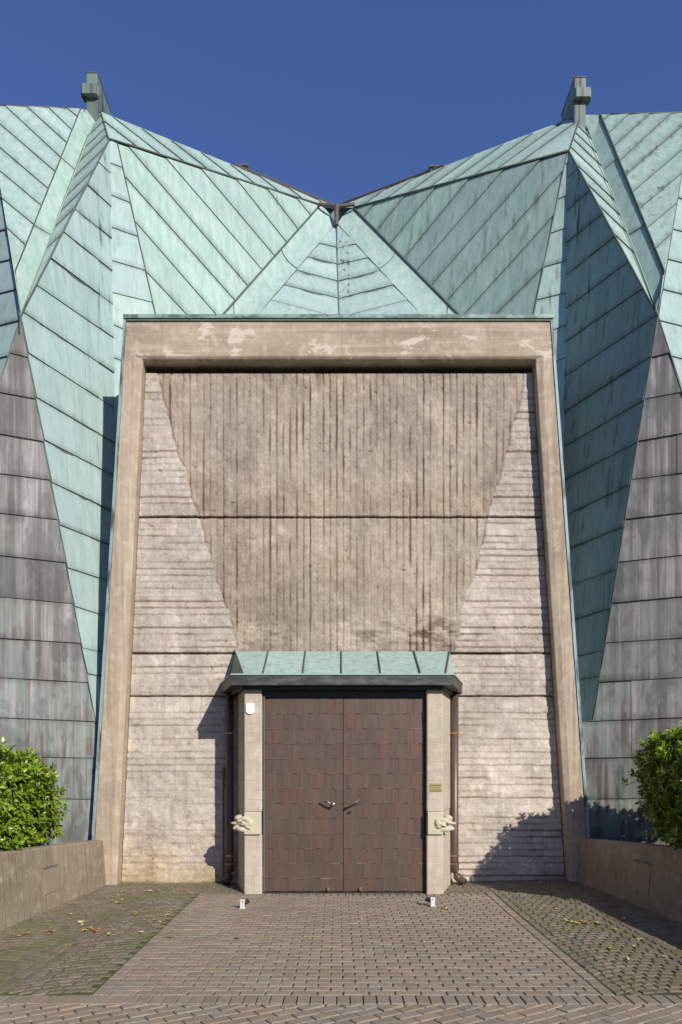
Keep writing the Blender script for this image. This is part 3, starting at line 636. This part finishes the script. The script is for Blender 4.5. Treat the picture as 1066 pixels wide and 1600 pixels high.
for li, (xa, xb) in enumerate(((xd0, xdm-.004), (xdm+.004, xd1))):
    mb = MB(); mb.box(xa, xb, DD+.004, DD+.06, .018, zd1, (.75, .7, .65, 1))
    z = .018; r = 0
    while z < zd1-.02:
        z2 = min(zd1, z+rowh) if r else z+rowh*.85
        if zd1-z2 < .03: z2 = zd1
        xx = xa-(r % 2)*.055; 
        alt = 0
        while xx < xb-.004:
            wd = (.118 if alt else .102)*rng.uniform(.98, 1.02); x2 = min(xb, xx+wd); x1 = max(xa, xx)
            if x2-x1 > .01:
                k = rng.uniform(.95, 1.05); red = rng.random()
                c = (k*(1.10 if red > .85 else 1), k*(.96 if red > .85 else 1), k*(.93 if red > .85 else 1), 1)
                if red < .25: c = (k*.91, k*.96, k*.93, 1)
                yo = rng.uniform(.0, .002)+(.003 if alt else 0); dz = (.005 if alt else -.003)
                zz0, zz1 = max(.018, z+dz), z2+dz-.0015
                if z2 >= zd1: zz1 = zd1
                mb.box(x1+.0006, x2-.0006, DD-.002-yo, DD+.005, zz0, zz1, c)
            xx += wd; alt ^= 1
        z = z2; r += 1
        # lime-pale bead along the lap, stronger near the foot
        if z < zd1-.1:
            xx = xa
            while xx < xb-.05:
                wd = rng.uniform(.05, .16)
                if rng.random() < (.75 if z < 1.0 else .35):
                    kk = 2.2 if (z < .5 and abs(xx-.05) < .3) else rng.uniform(1.15, 1.45)
                    mb.box(xx, min(xb, xx+wd), DD-.0105, DD-.001, z-.005+rng.choice((0, .008)), z+.005+rng.choice((0, .005)), (kk, kk, kk*.98, 1))
                xx += wd
    leaf = B(mb, 'door_leaf', M['door'])
    # hinges and stop
    for py in (1120, 1242, 1362):
        h = MB(); hx = X_(411.5, 9.52) if li == 0 else X_(664, 9.52); zc = Z_(py, 9.52)
        h.tube([(hx, DD-.02-.016, zc-.06), (hx, DD-.02-.016, zc+.06)], .011, 10); h.box(hx-.018, hx+.018, DD-.034, DD-.021, zc-.045, zc+.045)
        sub(h, 'hinge', M['grey'] if li == 0 else M['dark'], leaf)
    h = MB(); sx = X_(513 if li == 0 else 563, DD); h.box(sx-.018, sx+.018, DD-.05, DD-.006, Z_(1391, DD), Z_(1391, DD)+.04); sub(h, 'door_stopper', M['brass'], leaf, bevel=.004)
    h = MB()
    if li == 0:
        a = at(520.5, 1258, 9.47); b = at(505.5, 1251, 9.47); h.tube([(a.x, DD, a.z), a], .012, 10)
        h.tube([a, a.lerp(b, .5)+Vector((0, -.01, .004)), b], [.014, .011, .013], 10); h.ball(a, (.019, .019, .019)); h.ball(b, (.015, .015, .013)); h.ball((a.x, DD-.006, a.z), (.03, .008, .03))
        sub(h, 'handle', M['chrome'], leaf, smooth=True)
    else:
        a = at(541.5, 1262, 9.49); b = at(561, 1250.5, 9.47); h.tube([(a.x, DD, a.z), a], .012, 10); h.tube([a, a.lerp(b, .5), b], [.013, .010, .014], 10); h.ball(b, (.017, .015, .017)); h.ball((a.x, DD-.006, a.z), (.03, .008, .03))
        sub(h, 'handle', M['grey'], leaf, smooth=True)
        h = MB(); c_ = at(546.5, 1269.5, DD-.01); h.tube([c_+Vector((0, .01, 0)), c_-Vector((0, .012, 0))], .022, 16); h.tube([c_-Vector((0, .011, 0)), c_-Vector((0, .02, 0))], .012, 12); sub(h, 'lock', M['dark'], leaf)
# downpipes
for s in (-1, 1):
    x = X_(710.5, 10.22) if s > 0 else X_(359, 10.22); y = 10.22; mb = MB()
    mb.tube([(x, y, ZC+.03), (x, y, .36), (x, y, .27)], .058, 20, cap=True)
    ex = .10*s if s > 0 else -.03
    mb.tube([(x, y, .30), (x+.002, y-.005, .2), (x+ex*.25, y-.03, .13), (x+ex*.8, y-.08, .075), (x+ex*1.2, y-.12, .05)], [.065, .064, .062, .06, .06], 20, cap=False)
    mb.tube([(x+ex*1.1, y-.115, .055), (x+ex*1.2, y-.12, .05)], [.05, .052], 20)
    pipe = B(mb, 'downpipe', M['pipe'], smooth=True)
    for pz in (Z_(1146, y), Z_(1337, y), Z_(1350, y)):
        mb = MB(); mb.tube([(x, y, pz-.012), (x, y, pz+.012)], .064, 20); mb.box(x-.075, x+.075, y-.012, y+.012, pz-.009, pz+.009)
        mb.box(x-.01, x+.01, y, DW, pz-.008, pz+.008); sub(mb, 'pipe_clip', M['brass'], pipe)
mb = MB(); x = X_(349, 10.3); mb.tube([(x, 10.31, .0), (x, 10.31, Z_(1206, 10.3))], .013, 8); mb.box(x-.02, x+.02, 10.29, 10.36, Z_(1212, 10.3), Z_(1200, 10.3)); B(mb, 'conduit', M['grey'])

# --- small signs (things of their own)
mb = MB(); sx, sz = X_(391.2, DP), Z_(1099, DP); wv = .058; pts = []
for i in range(13):
    a = math.pi*i/12; pts.append((sx+wv*math.cos(a+math.pi), sz-.10-.052*math.sin(a)))
pts = [(sx-wv*.8, sz), (sx-wv, sz-.02)]+pts+[(sx+wv, sz-.02), (sx+wv*.8, sz)]
n = len(pts); mb.add([(p[0], DP-.022, p[1]) for p in pts]+[(p[0], DP-.004, p[1]) for p in pts], [tuple(range(n)), tuple(range(n, 2*n))[::-1]]+[(i, i+n, (i+1) % n+n, (i+1) % n) for i in range(n)])
o = mb.build('enamel_plaque', M['white'], bevel=.003); tag(o, 'small white shield-shaped plaque high on the left concrete door pillar', 'plaque')
sg = thing('brass_sign', 'small engraved brass name plate on the right concrete door pillar', 'sign', (X_(681, DP), DP, Z_(1230, DP)))
mb = MB(); x0, x1, z0, z1 = X_(672, DP), X_(690.5, DP), Z_(1237, DP), Z_(1224, DP); cx0, cz0 = X_(681, DP), Z_(1230, DP)
mb.box(x0-cx0, x1-cx0, -.012, -.001, z0-cz0, z1-cz0); mb.build('plate', M['plate'], sg, bevel=.002)
for r_, (hh_, w_) in enumerate(((.017, .80), (.009, .68), (.013, .74))):
    mb = MB(); zc = (z1-cz0)-.028-r_*.031; x = -w_*(x1-x0)/2
    while x < w_*(x1-x0)/2:
        ww = rng.uniform(.003, .008); mb.box(x, x+ww, -.0135, -.0125, zc-hh_/2, zc+hh_/2*rng.uniform(.6, 1)); x += ww+rng.uniform(.0015, .004)
    mb.build('text_line', M['ink'], sg)

# ------------------------------------------------------------------ GROUND
t = NT('joint_sand'); nz = t.noise(2.2, 5); c = t.mix(t.ramp(nz, [(.4, 0.0), (.62, 1.0)]), (.10, .075, .052), (.15, .115, .082)); M['joint'] = t.fin(c, .95, 0, t.bump(t.noise(90, 3), .5, .005))
t = NT('joint_moss'); nz = t.noise(1.6, 6, .6); nf = t.noise(25, 4)
c = t.mix(t.ramp(nz, [(.38, 0.0), (.58, 1.0)]), (.055, .045, .03), (.085, .10, .025)); c = t.mix(t.ramp(nf, [(.4, 0.0), (.7, .7)]), c, (.13, .14, .045)); M['moss'] = t.fin(c, .95, 0, t.bump(nf, .7, .01))
def stone_mat(name, hi, lo, spk, mossy=False):
    t = NT(name); n1 = t.noise(28, 5, .7); n2 = t.noise(150, 3, .6); n3 = t.noise(.8, 5)
    c = t.mix(t.ramp(n1, [(.35, 0.0), (.7, 1.0)]), lo, hi); c = t.mix(t.ramp(n2, [(.6, 0.0), (.72, .55)]), c, spk); c = t.mix(t.ramp(n2, [(.28, .5), (.4, 0.0)]), c, tuple(x*.5 for x in lo))
    c = t.mix(1.0, c, t.col, 'MULTIPLY')
    c = t.mix(t.ramp(n3, [(.52, 0.0), (.75, .4)]), c, tuple(x*.68 for x in lo))
    if mossy: c = t.mix(t.ramp(t.noise(1.9, 6, .65), [(.42, 0.0), (.62, .55)]), c, (.13, .145, .045))
    return t.fin(c, .85, 0, t.bump(n2, .5, .004, t.bump(n1, .4, .006)), .3)
M['brick'] = stone_mat('concrete_brick', (.335, .272, .20), (.25, .20, .145), (.50, .44, .35))
M['cobble'] = stone_mat('small_cobble', (.25, .20, .145), (.165, .13, .095), (.36, .31, .24), True)
class Stones:
    def __init__(s): s.V = []; s.F = []; s.C = []; s.n = 0
    def quad(s, P4, h=0.0, bev=.007, tilt=None, col=(1, 1, 1), y0=0):
        P4 = np.array(P4, float); c = P4.mean(0); d = P4-c; L_ = np.linalg.norm(d, axis=1)[:, None]; inn = c+d*(1-bev*1.4/L_)
        def zz(P, dz): return np.array([G(p[0], p[1]) for p in P])+h+dz
        tl_ = (nrg.rand(2)-.5)*.02 if tilt is None else tilt
        def zt(P, dz): return zz(P, dz)+(P-c) @ tl_
        v = np.concatenate([np.c_[P4, zz(P4, -.035)], np.c_[P4, zt(P4, -bev*.9)], np.c_[inn, zt(inn, 0)]])
        b = s.n; f = [[b+8, b+9, b+10, b+11]]
        for i in range(4):
            j = (i+1) % 4; f += [[b+i, b+j, b+4+j, b+4+i], [b+4+i, b+4+j, b+8+j, b+8+i]]
        s.V.append(v); s.F += f; s.C += [col]*12; s.n += 12
    def build(s, name, mat): return np_mesh(name, np.concatenate(s.V), np.array(s.F), np.array(s.C, float), mat)
def shade(a=.12, warm=.05):
    k = 1+rng.uniform(-a, a); w_ = rng.uniform(-warm, warm); return (k*(1+w_), k, k*(1-w_))
def rect(x0, x1, y0, y1, g=.004): return [(x0+g, y0+g), (x1-g, y0+g), (x1-g, y1-g), (x0+g, y1-g)]
BX0, BX1 = -1.78, 2.04; YT = 5.10; Y0 = 5.30; YE = 9.30
br = Stones(); y = Y0; r = 0
step = (YE-Y0)/40
while y < YE-.01:
    x = BX0-(.1 if r % 2 else 0)-.0+.06
    x = BX0-(.1 if r % 2 else .0)
    ph = .03
    while x < BX1-.01:
        x0, x1 = max(BX0, x+ph), min(BX1, x+.2+ph)
        if x == BX0-(.1 if r % 2 else .0) and x0 > BX0+.01: br.quad(rect(BX0, x0, y, y+step), nrg.randn()*.0012, col=shade())
        if x1-x0 > .02: br.quad(rect(x0, x1, y, y+step), nrg.randn()*.0012, col=shade())
        x += .2
    y += step; r += 1
x = BX0
while x < BX1-.05: br.quad(rect(x, x+.1, YE, YE+.2), nrg.randn()*.001, col=shade()); x += .1
y = Y0
while y < YE+.15:
    for xa, xb in ((BX0-.1, BX0), (BX1, BX1+.1)): br.quad(rect(xa, xb, y, y+.2, .003), nrg.randn()*.001, col=shade())
    y += .2
x = -4.6
while x < 5.0: br.quad(rect(x, x+.1, YT, Y0, .004), nrg.randn()*.0015, col=shade()); x += .1
an = math.radians(31); ca, sa = math.cos(an), math.sin(an)
def half(poly, yl):                                          # clip a brick by the line y < yl
    out = []
    for i in range(len(poly)):
        p, q = poly[i], poly[(i+1) % len(poly)]
        if p[1] <= yl: out.append(p)
        if (p[1]-yl)*(q[1]-yl) < 0: k = (yl-p[1])/(q[1]-p[1]); out.append((p[0]+(q[0]-p[0])*k, yl))
    return out
for j in range(-90, 90):
    for i in range(-45, 45):
        u = i*.2+(.1 if j % 2 else 0); v = j*.1
        q = [(u+.004, v+.004), (u+.196, v+.004), (u+.196, v+.096), (u+.004, v+.096)]
        q = [(a*ca-b*sa, a*sa+b*ca+3.0) for a, b in q]
        cy = sum(p[1] for p in q)/4; cx = sum(p[0] for p in q)/4
        if not (-4.6 < cx < 4.8 and 2.6 < cy): continue
        ql = half(q, YT-.004)
        if len(ql) < 3: continue
        if len(ql) == 5:                                     # drop the shortest edge so every stone stays four-sided
            k = min(range(5), key=lambda m_: math.dist(ql[m_], ql[(m_+1) % 5])); a, b = ql[k], ql[(k+1) % 5]
            ql = [p for m_, p in enumerate(ql) if m_ not in (k, (k+1) % 5)]; ql.insert(k if k < 4 else 3, ((a[0]+b[0])/2, (a[1]+b[1])/2))
        if len(ql) == 3: ql = ql+[((ql[2][0]+ql[0][0])/2, (ql[2][1]+ql[0][1])/2)]
        if len(ql) != 4: continue
        br.quad(ql, nrg.randn()*.0015, col=shade())
o = br.build('brick_paving', M['brick']); o['kind'] = 'structure'
def wall_xl(y): return -3.385-(10.16-y)*.0665
def wall_xr(y): return 3.53+(10.16-y)*.13
cb = Stones()
def inside(x, y):
    if y < Y0+.03 or y > 10.37: return False
    if x < wall_xl(y)-.05 or x > wall_xr(y)+.05: return False
    if BX0-.12 < x < BX1+.12 and y < YE+.2: return False
    if y > DP-.02 and X_(382, DP)-.02-(y-DP)*.3 < x < X_(692, DP)+.02+(y-DP)*.3: return False
    if x > BX0-.12 and x < BX1+.12 and y < 9.5: return False
    return True
colw = 1.15; Rr = .80
for kx in range(-6, 7):
    xc = kx*colw+.35+(0.0)
    for jv in range(-12, 75):
        v = 4.2+jv*.098
        m = 12 if jv % 2 else 11; amax = math.asin(colw/2/Rr)
        for i in range(m):
            e0 = -amax+2*amax*i/m; e1 = -amax+2*amax*(i+1)/m
            j1 = rng.uniform(-.008, .008); rr0, rr1 = Rr+.004, Rr+.092+rng.uniform(-.008, .004)
            q = []
            for aa, rr in ((e0+.006, rr0), (e1-.006, rr0), (e1-.006, rr1), (e0+.006, rr1)):
                q.append((xc+rr0*math.sin(aa)+rng.uniform(-.004, .004)+(rr-rr0)*math.sin(aa)*.3, v+(rr-rr0)+Rr*math.cos(aa)-Rr*.5+rng.uniform(-.004, .004)))
            cx = sum(p[0] for p in q)/4; cy = sum(p[1] for p in q)/4
            if inside(cx, cy): cb.quad(q, nrg.randn()*.0018+.001, bev=.008, col=shade(.2, .06))
o = cb.build('cobble_paving', M['cobble']); o['kind'] = 'structure'
def sheet(name, x0, x1, y0, y1, z, mat, nx=2, ny=2):
    mb = MB(); xs = [x0+(x1-x0)*i/nx for i in range(nx+1)]; ys = [y0+(y1-y0)*i/ny for i in range(ny+1)]
    vs = [(a, b, z+G(a, b)) for b in ys for a in xs]
    mb.add(vs, [(j*(nx+1)+i, j*(nx+1)+i+1, (j+1)*(nx+1)+i+1, (j+1)*(nx+1)+i) for j in range(ny) for i in range(nx)])
    o = mb.build(name, M[mat] if isinstance(mat, str) else mat); o['kind'] = 'structure'; return o
sheet('paving_joints', -4.6, 5.0, 2.4, Y0, -.013, 'joint', 2, 2); sheet('courtyard_joints', BX0-.1, BX1+.1, Y0, YE+.2, -.012, 'joint', 20, 20)
sheet('mossy_ground_left', -4.2, BX0-.1, Y0, 10.6, -.008, 'moss', 10, 20); sheet('mossy_ground_right', BX1+.1, 4.6, Y0, 10.6, -.008, 'moss', 16, 30); sheet('mossy_ground_back', BX0-.1, BX1+.1, YE+.2, 10.6, -.008, 'moss', 20, 8)
t = NT('wide_ground'); M['wide'] = t.fin(t.mix(t.noise(3, 6), (.03, .045, .015), (.06, .075, .03)), .9)
mb = MB(); mb.add([(-150, -150, -.05), (150, -150, -.05), (150, 150, -.05), (-150, 150, -.05)], [(0, 1, 2, 3)]); o = mb.build('ground', M['wide']); o['kind'] = 'structure'

# ------------------------------------------------------------------ planters
def planter(side):
    xf = wall_xl if side < 0 else wall_xr; lab = 'low sunlit concrete planter wall on the left of the forecourt' if side < 0 else 'low shaded concrete planter wall on the right of the forecourt'
    root = thing('planter', lab, 'planter', (xf(8), 8, 0)); mb = MB(); n = 12; y0, y1 = 3.4, 10.155; vs = []
    for i in range(n+1):
        y = y1+(y0-y1)*i/n; x = xf(y); z = .66+(10.16-y)*.058 if side < 0 else .685+(10.16-y)*.058; lean = .05*side; th = .24*side
        sec = [(x, -.05), (x+lean*.9, z-.012), (x+lean+.012*side, z), (x+lean+th-.01*side, z), (x+lean+th, z-.01), (x+lean+th, -.05)]
        vs += [(a-root.location.x, y-8, b) for a, b in sec]
    f = [(i*6+k, i*6+(k+1) % 6, (i+1)*6+(k+1) % 6, (i+1)*6+k) for i in range(n) for k in range(6)]
    if side > 0: f = [q[::-1] for q in f]
    f += [tuple(range(6)), tuple(range(n*6, n*6+6))[::-1]]
    mb.add(vs, f); mb.build('planter_wall', M['planter'], root)
    # cast rectangular patch in the face
    yc = 8.55 if side < 0 else 8.55; x = xf(yc)+.025*side-.004*side
    mb = MB(); 
    zc0, zc1 = (.20, .50) if side < 0 else (.22, .56)
    yc0, yc1 = (yc-.2, yc+.12)
    def fx(y, z): return xf(y)+.05*side*z/.72-root.location.x-.010*side
    mb.add([(fx(yc0, zc0), yc0-8, zc0), (fx(yc1, zc0), yc1-8, zc0), (fx(yc1, zc1), yc1-8, zc1), (fx(yc0, zc1), yc0-8, zc1)]+
           [(fx(yc0, zc0)+.03*side, yc0-8, zc0), (fx(yc1, zc0)+.03*side, yc1-8, zc0), (fx(yc1, zc1)+.03*side, yc1-8, zc1), (fx(yc0, zc1)+.03*side, yc0-8, zc1)],
           [(0, 1, 2, 3), (4, 5, 6, 7), (0, 1, 5, 4), (1, 2, 6, 5), (2, 3, 7, 6), (3, 0, 4, 7)])
    mb.build('filled_patch', M['patch'], root)
    mb = MB(); mb.add([(fx(yc0, zc1)-.002*side, yc0-8.02, zc1), (fx(yc1, zc1)-.002*side, yc1-7.98, zc1), (fx(yc1, zc1)-.002*side, yc1-7.98, zc1+.018), (fx(yc0, zc1)-.002*side, yc0-8.02, zc1+.018)]+
           [(fx(yc0, zc1)+.03*side, yc0-8.02, zc1), (fx(yc1, zc1)+.03*side, yc1-7.98, zc1), (fx(yc1, zc1)+.03*side, yc1-7.98, zc1+.018), (fx(yc0, zc1)+.03*side, yc0-8.02, zc1+.018)],
           [(0, 1, 2, 3), (4, 5, 6, 7), (0, 1, 5, 4), (1, 2, 6, 5), (2, 3, 7, 6), (3, 0, 4, 7)]); mb.build('patch_slot', M['seam'], root)
    mb = MB(); a = xf(8)+.3*side; b = xf(8)+2.2*side
    mb.box(min(a, b)-root.location.x, max(a, b)-root.location.x, 3.4-8, 10.1-8, .0, .60); mb.build('soil', M['soil'], root)
    mb = MB(); a = xf(8)+2.2*side; b = xf(8)+2.4*side
    mb.box(min(a, b)-root.location.x, max(a, b)-root.location.x, 3.4-8, 10.1-8, .0, .8); mb.build('outer_wall', M['planter'], root)
t = NT('patch_concrete'); nz = t.noise(9, 5); M['patch'] = t.fin(t.mix(nz, (.27, .21, .15), (.33, .26, .19)), .85, 0, t.bump(t.noise(60, 3), .3, .004))
planter(-1); planter(1)

# ------------------------------------------------------------------ laurel bushes
t = NT('laurel_leaf'); cc = t.sep(t.col); c = t.mix(cc[0], (.020, .062, .006), (.25, .36, .022)); c = t.mix(cc[1], c, (.30, .26, .03))
t.fin(c, .34, 0, None, .5)
tr_ = t.n('ShaderNodeBsdfTranslucent'); t.put(tr_.inputs[0], t.mix(cc[0], (.07, .16, .01), (.26, .42, .03))); mxs = t.n('ShaderNodeMixShader'); mxs.inputs[0].default_value = .10
t.l(t.b.outputs[0], mxs.inputs[1]); t.l(tr_.outputs[0], mxs.inputs[2]); t.l(mxs.outputs[0], t.out.inputs[0]); M['leaf'] = t.m
t = NT('laurel_stem'); M['stem'] = t.fin((.09, .075, .03), .8)
def leaf_template():
    # folded, drooping elliptical leaf along +x, unit length
    xs = [0, .18, .42, .7, 1.0]; ws = [.0, .17, .235, .17, .0]; v = []
    for x, w_ in zip(xs, ws):
        zc = -.16*x*x; v += [(x, -w_, zc+.10*w_/.23*.6), (x, 0, zc), (x, w_, zc+.10*w_/.23*.6)]
    f = []
    for i in range(4):
        for k in range(2): f.append((i*3+k, i*3+k+1, (i+1)*3+k+1, (i+1)*3+k))
    return np.array(v, float), np.array(f)
def bush(name, label, cx, cy, hx, hy, z0, z1, nsp, seed, inner_slope=0.0, side=-1):
    r = np.random.RandomState(seed); root = thing(name, label, 'bush', (cx, cy, z0), 'clipped laurel bushes in the planters')
    LV, LF = leaf_template(); Vs = []; Fs = []; Cs = []; n = 0; stems = MB()
    cz = (z0+z1)/2; hz = (z1-z0)/2
    for k in range(nsp):
        # point on a superellipsoid shell, some inside
        d = r.randn(3); d /= np.linalg.norm(d); p = 3.6
        s_ = (abs(d[0])**p+abs(d[1])**p+abs(d[2])**p)**(-1/p)
        rad = 1-.33*r.rand()**2.2 if r.rand() > .10 else 1+.12*r.rand()
        q = d*s_*rad; lump = 1+.05*math.sin(q[0]*5+seed)+.06*math.sin(q[1]*4.1+q[2]*3.3+seed*2)
        zrel = q[2]; taper = 1-inner_slope*max(0, -zrel+.2)
        pos = np.array([q[0]*hx*lump*taper, q[1]*hy*lump*taper, cz-z0+q[2]*hz*lump])
        nrm_ = np.array([np.sign(d[0])*abs(q[0])**2.6/hx, np.sign(d[1])*abs(q[1])**2.6/hy, np.sign(d[2])*abs(q[2])**2.6/hz]); nrm_ /= np.linalg.norm(nrm_)+1e-9
        ax = nrm_*.8+np.array([0, 0, .55])+r.randn(3)*.35; ax /= np.linalg.norm(ax)
        a1 = np.cross(ax, [0.3, .2, 1]); a1 /= np.linalg.norm(a1); a2 = np.cross(ax, a1)
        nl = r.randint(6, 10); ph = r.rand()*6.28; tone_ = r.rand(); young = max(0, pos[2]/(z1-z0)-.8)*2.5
        for i in range(nl):
            az = ph+i*2.4; el = .25+.9*i/nl; dirv = (a1*math.cos(az)+a2*math.sin(az))*math.cos(el)+ax*math.sin(el); dirv /= np.linalg.norm(dirv)
            upv = ax*math.cos(el)-(a1*math.cos(az)+a2*math.sin(az))*math.sin(el); upv = upv+r.randn(3)*.25; side_ = np.cross(upv, dirv); side_ /= np.linalg.norm(side_); upv = np.cross(dirv, side_)
            Lf = r.uniform(.075, .118)*(1-.3*i/nl); base = pos-ax*(.05-.055*i/nl*1.6)
            vv_ = base+(LV[:, :1]*dirv+LV[:, 1:2]*side_*r.uniform(.85, 1.15)+LV[:, 2:3]*upv)*Lf
            Vs.append(vv_); Fs.append(LF+n); n += len(LV)
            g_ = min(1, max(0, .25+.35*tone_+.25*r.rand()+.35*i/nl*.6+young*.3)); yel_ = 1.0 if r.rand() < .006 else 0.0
            Cs.append(np.tile([g_, yel_, 0], (len(LV), 1)))
        if k % 5 == 0:
            s0 = Vector(pos)-Vector(ax)*.02; s1 = Vector((pos[0]*.45, pos[1]*.6, pos[2]*.4)); stems.tube([s1, s1.lerp(s0, .5)+Vector((0, 0, .03)), s0], [.012, .007, .004], 5)
    o = np_mesh('foliage', np.concatenate(Vs), np.concatenate(Fs), np.concatenate(Cs), M['leaf'], root, smooth=True)
    stems.build('branches', M['stem'], root)
bush('laurel_bush', 'sunlit glossy green laurel bush in the left planter', -4.55, 8.40, .84, .98, .60, 1.94, 2900, 3, .03)
bush('laurel_bush', 'shaded dark green laurel bush in the right planter', 4.68, 8.02, .93, .98, .66, 2.19, 3700, 8, .20, 1)

# ------------------------------------------------------------------ ground spotlights
def spot(px, py, rz, label):
    D = EYE*FPX/(py-PPY); root = thing('ground_spotlight', label, 'spotlight', (X_(px, D), D, 0), 'white spotlights on the paving')
    root.rotation_euler = (0, 0, rz)
    mb = MB(); mb.prism([(-.035, -.03), (.035, -.03), (.035, .03), (-.035, .03)], 0.002, .014); mb.build('base', M['white2'], root, bevel=.003)
    mb = MB(); mb.box(-.028, .028, -.018, -.006, .014, .115); mb.box(-.031, -.028, -.018, .02, .09, .125); mb.box(.028, .031, -.018, .02, .09, .125); mb.build('bracket', M['white2'], root, bevel=.002)
    mb = MB(); mb.tube([(.0, -.002, .06), (.035*(1 if rz < .1 else -1), .035, .075), (.06*(1 if rz < .1 else -1), .06, .085)], [.022, .028, .03], 14); mb.build('lamp_head', M['dark'], root)
    mb = MB(); mb.box(-.008, .008, -.021, -.018, .088, .096); mb.build('screw', M['dark'], root)
spot(379, 1420, 0.0, 'small white spotlight on the paving before the left door pillar'); spot(676, 1416.5, .22, 'small white spotlight on the paving before the right door pillar')

# ------------------------------------------------------------------ fallen leaves, each its own
t = NT('fallen_leaf'); M['fl'] = t.fin(t.mix(.0, t.col, t.col), .6)
def fallen(px, py, kind, big=1.0):
    D = EYE*FPX/(py-PPY); x = X_(px, D); cols = [(.50, .33, .10), (.62, .47, .20), (.30, .15, .05), (.40, .23, .08), (.66, .60, .35)]; c = cols[kind]
    n = 9; mb = MB(); s = rng.uniform(.028, .048)*big; rim = []; el = rng.uniform(.5, .8)
    for i in range(n):
        a = 2*math.pi*i/n; rr = s*(1 if i % 2 else .72)*rng.uniform(.85, 1.1); rim.append((rr*math.cos(a), rr*el*math.sin(a), rng.uniform(.004, .022)))
    mb.add([(0, 0, .005)]+rim, [(0, i+1, (i+1) % n+1) for i in range(n)], (*[v*rng.uniform(.85, 1.15) for v in c], 1))
    mb.tube([(s*.8, 0, .008), (s*1.5, s*.2, .012)], .0015, 4, (*c, 1))
    o = mb.build('fallen_leaf', M['fl']); o.location = (x, D, G(x, D)+.002); o.rotation_euler = (0, 0, rng.uniform(0, 6.28))
    where = ('moss-edged cobbles beside the left planter' if x < -1.9 else 'cobbles beside the right planter' if x > 2.1 else 'brick paving before the door')
    tag(o, 'small dry autumn leaf lying on the '+where, 'leaf', 'autumn leaves on the '+where)
pos = [(22,1462,0,1.5),(28,1464,0,1.4),(38,1461,2,1.3),(44,1459,0,1.2),(80,1457,0,1.3),(84,1456,1,1.2),(74,1458,2,1),(127,1442,4,1.5),(129,1446,1,1.3),(139,1451,4,1.3),(132,1455,0,1.3),(147,1454,2,1.4),(155,1453,0,1.2),(150,1457,2,1.2),
       (170,1462,1,1),(171,1460,0,.9),(220,1458,1,1.2),(212,1430,2,1.3),(209,1427,0,1.1),(176,1409,0,1.2),(181,1411,0,1.3),(186,1412,2,1.2),(190,1407,1,1),(184,1400,0,1),(262,1431,1,1.2),(263,1427,0,1),(233,1393,1,1.1),(236,1394,4,1),(246,1393,0,1),
       (296,1396,0,1.1),(299,1397,1,.9),(282,1392,0,1),(228,1438,0,.8),(241,1439,0,.8),(252,1441,1,.7),(209,1394,0,.8),(193,1395,0,.8),(111,1430,0,.9),(135,1429,0,.7),(106,1478,0,1),
       (266,1466,2,1),(270,1466,0,.9),(519,1440,4,.7),(372,1467,2,1),(800,1436,1,1),(804,1434,0,.8),(694,1420,2,1),(698,1421,0,.9),(566,1438,1,.7),(810,1488,4,.6),
       (891,1441,1,1.1),(895,1442,0,1),(903,1444,0,1.2),(908,1441,0,1.1),(915,1443,2,1.2),(922,1444,1,1),(935,1444,0,1.3),(938,1446,2,1.1),(930,1447,0,1),(886,1440,0,.9),(955,1483,0,1),(983,1501,4,1),(991,1481,4,.9),
       (840,1386,0,1),(845,1385,1,1),(875,1393,0,1),(960,1453,1,1),(975,1437,0,1),(1000,1469,1,1),(1040,1497,0,1),(1020,1455,0,1),(900,1415,2,1),(870,1423,0,.8)]
for p in pos: fallen(*p)

# ------------------------------------------------------------------ added tall tree row, unseen behind the viewpoint, to shut off the low sky
mb = MB(); rr_ = random.Random(11)
for k in range(46):
    az = math.radians(-168+k*7.3); dx, dy = math.sin(az), math.cos(az)
    if dy > .25: continue
    sunaz = math.degrees(abs(math.atan2(dx, dy)-math.atan2(SUN.x, SUN.y)))
    hgt = rr_.uniform(15, 19) if sunaz > 22 else rr_.uniform(4, 5.5)
    d = rr_.uniform(24, 30); cx, cy = dx*d, 4+dy*d
    mb.tube([(cx, cy, 0), (cx, cy, hgt*.5)], [.35, .22], 8, (.4, .4, 0, 1))
    for q in range(14):
        a = rr_.uniform(0, 6.28); rad = rr_.uniform(0, 2.0)
        mb.ball((cx+rad*math.cos(a), cy+rad*math.sin(a), hgt*rr_.uniform(.22, .86)), (rr_.uniform(1.3, 2.3), rr_.uniform(1.3, 2.3), rr_.uniform(1.2, 2.2)), 9, 6, None, (.2, 0, 0, 1))
o = mb.build('sky_blocker_trees', M['leaf']); o['kind'] = 'stuff'; tag(o, 'added unseen tree row behind the viewpoint, blocking low sky light', 'trees')
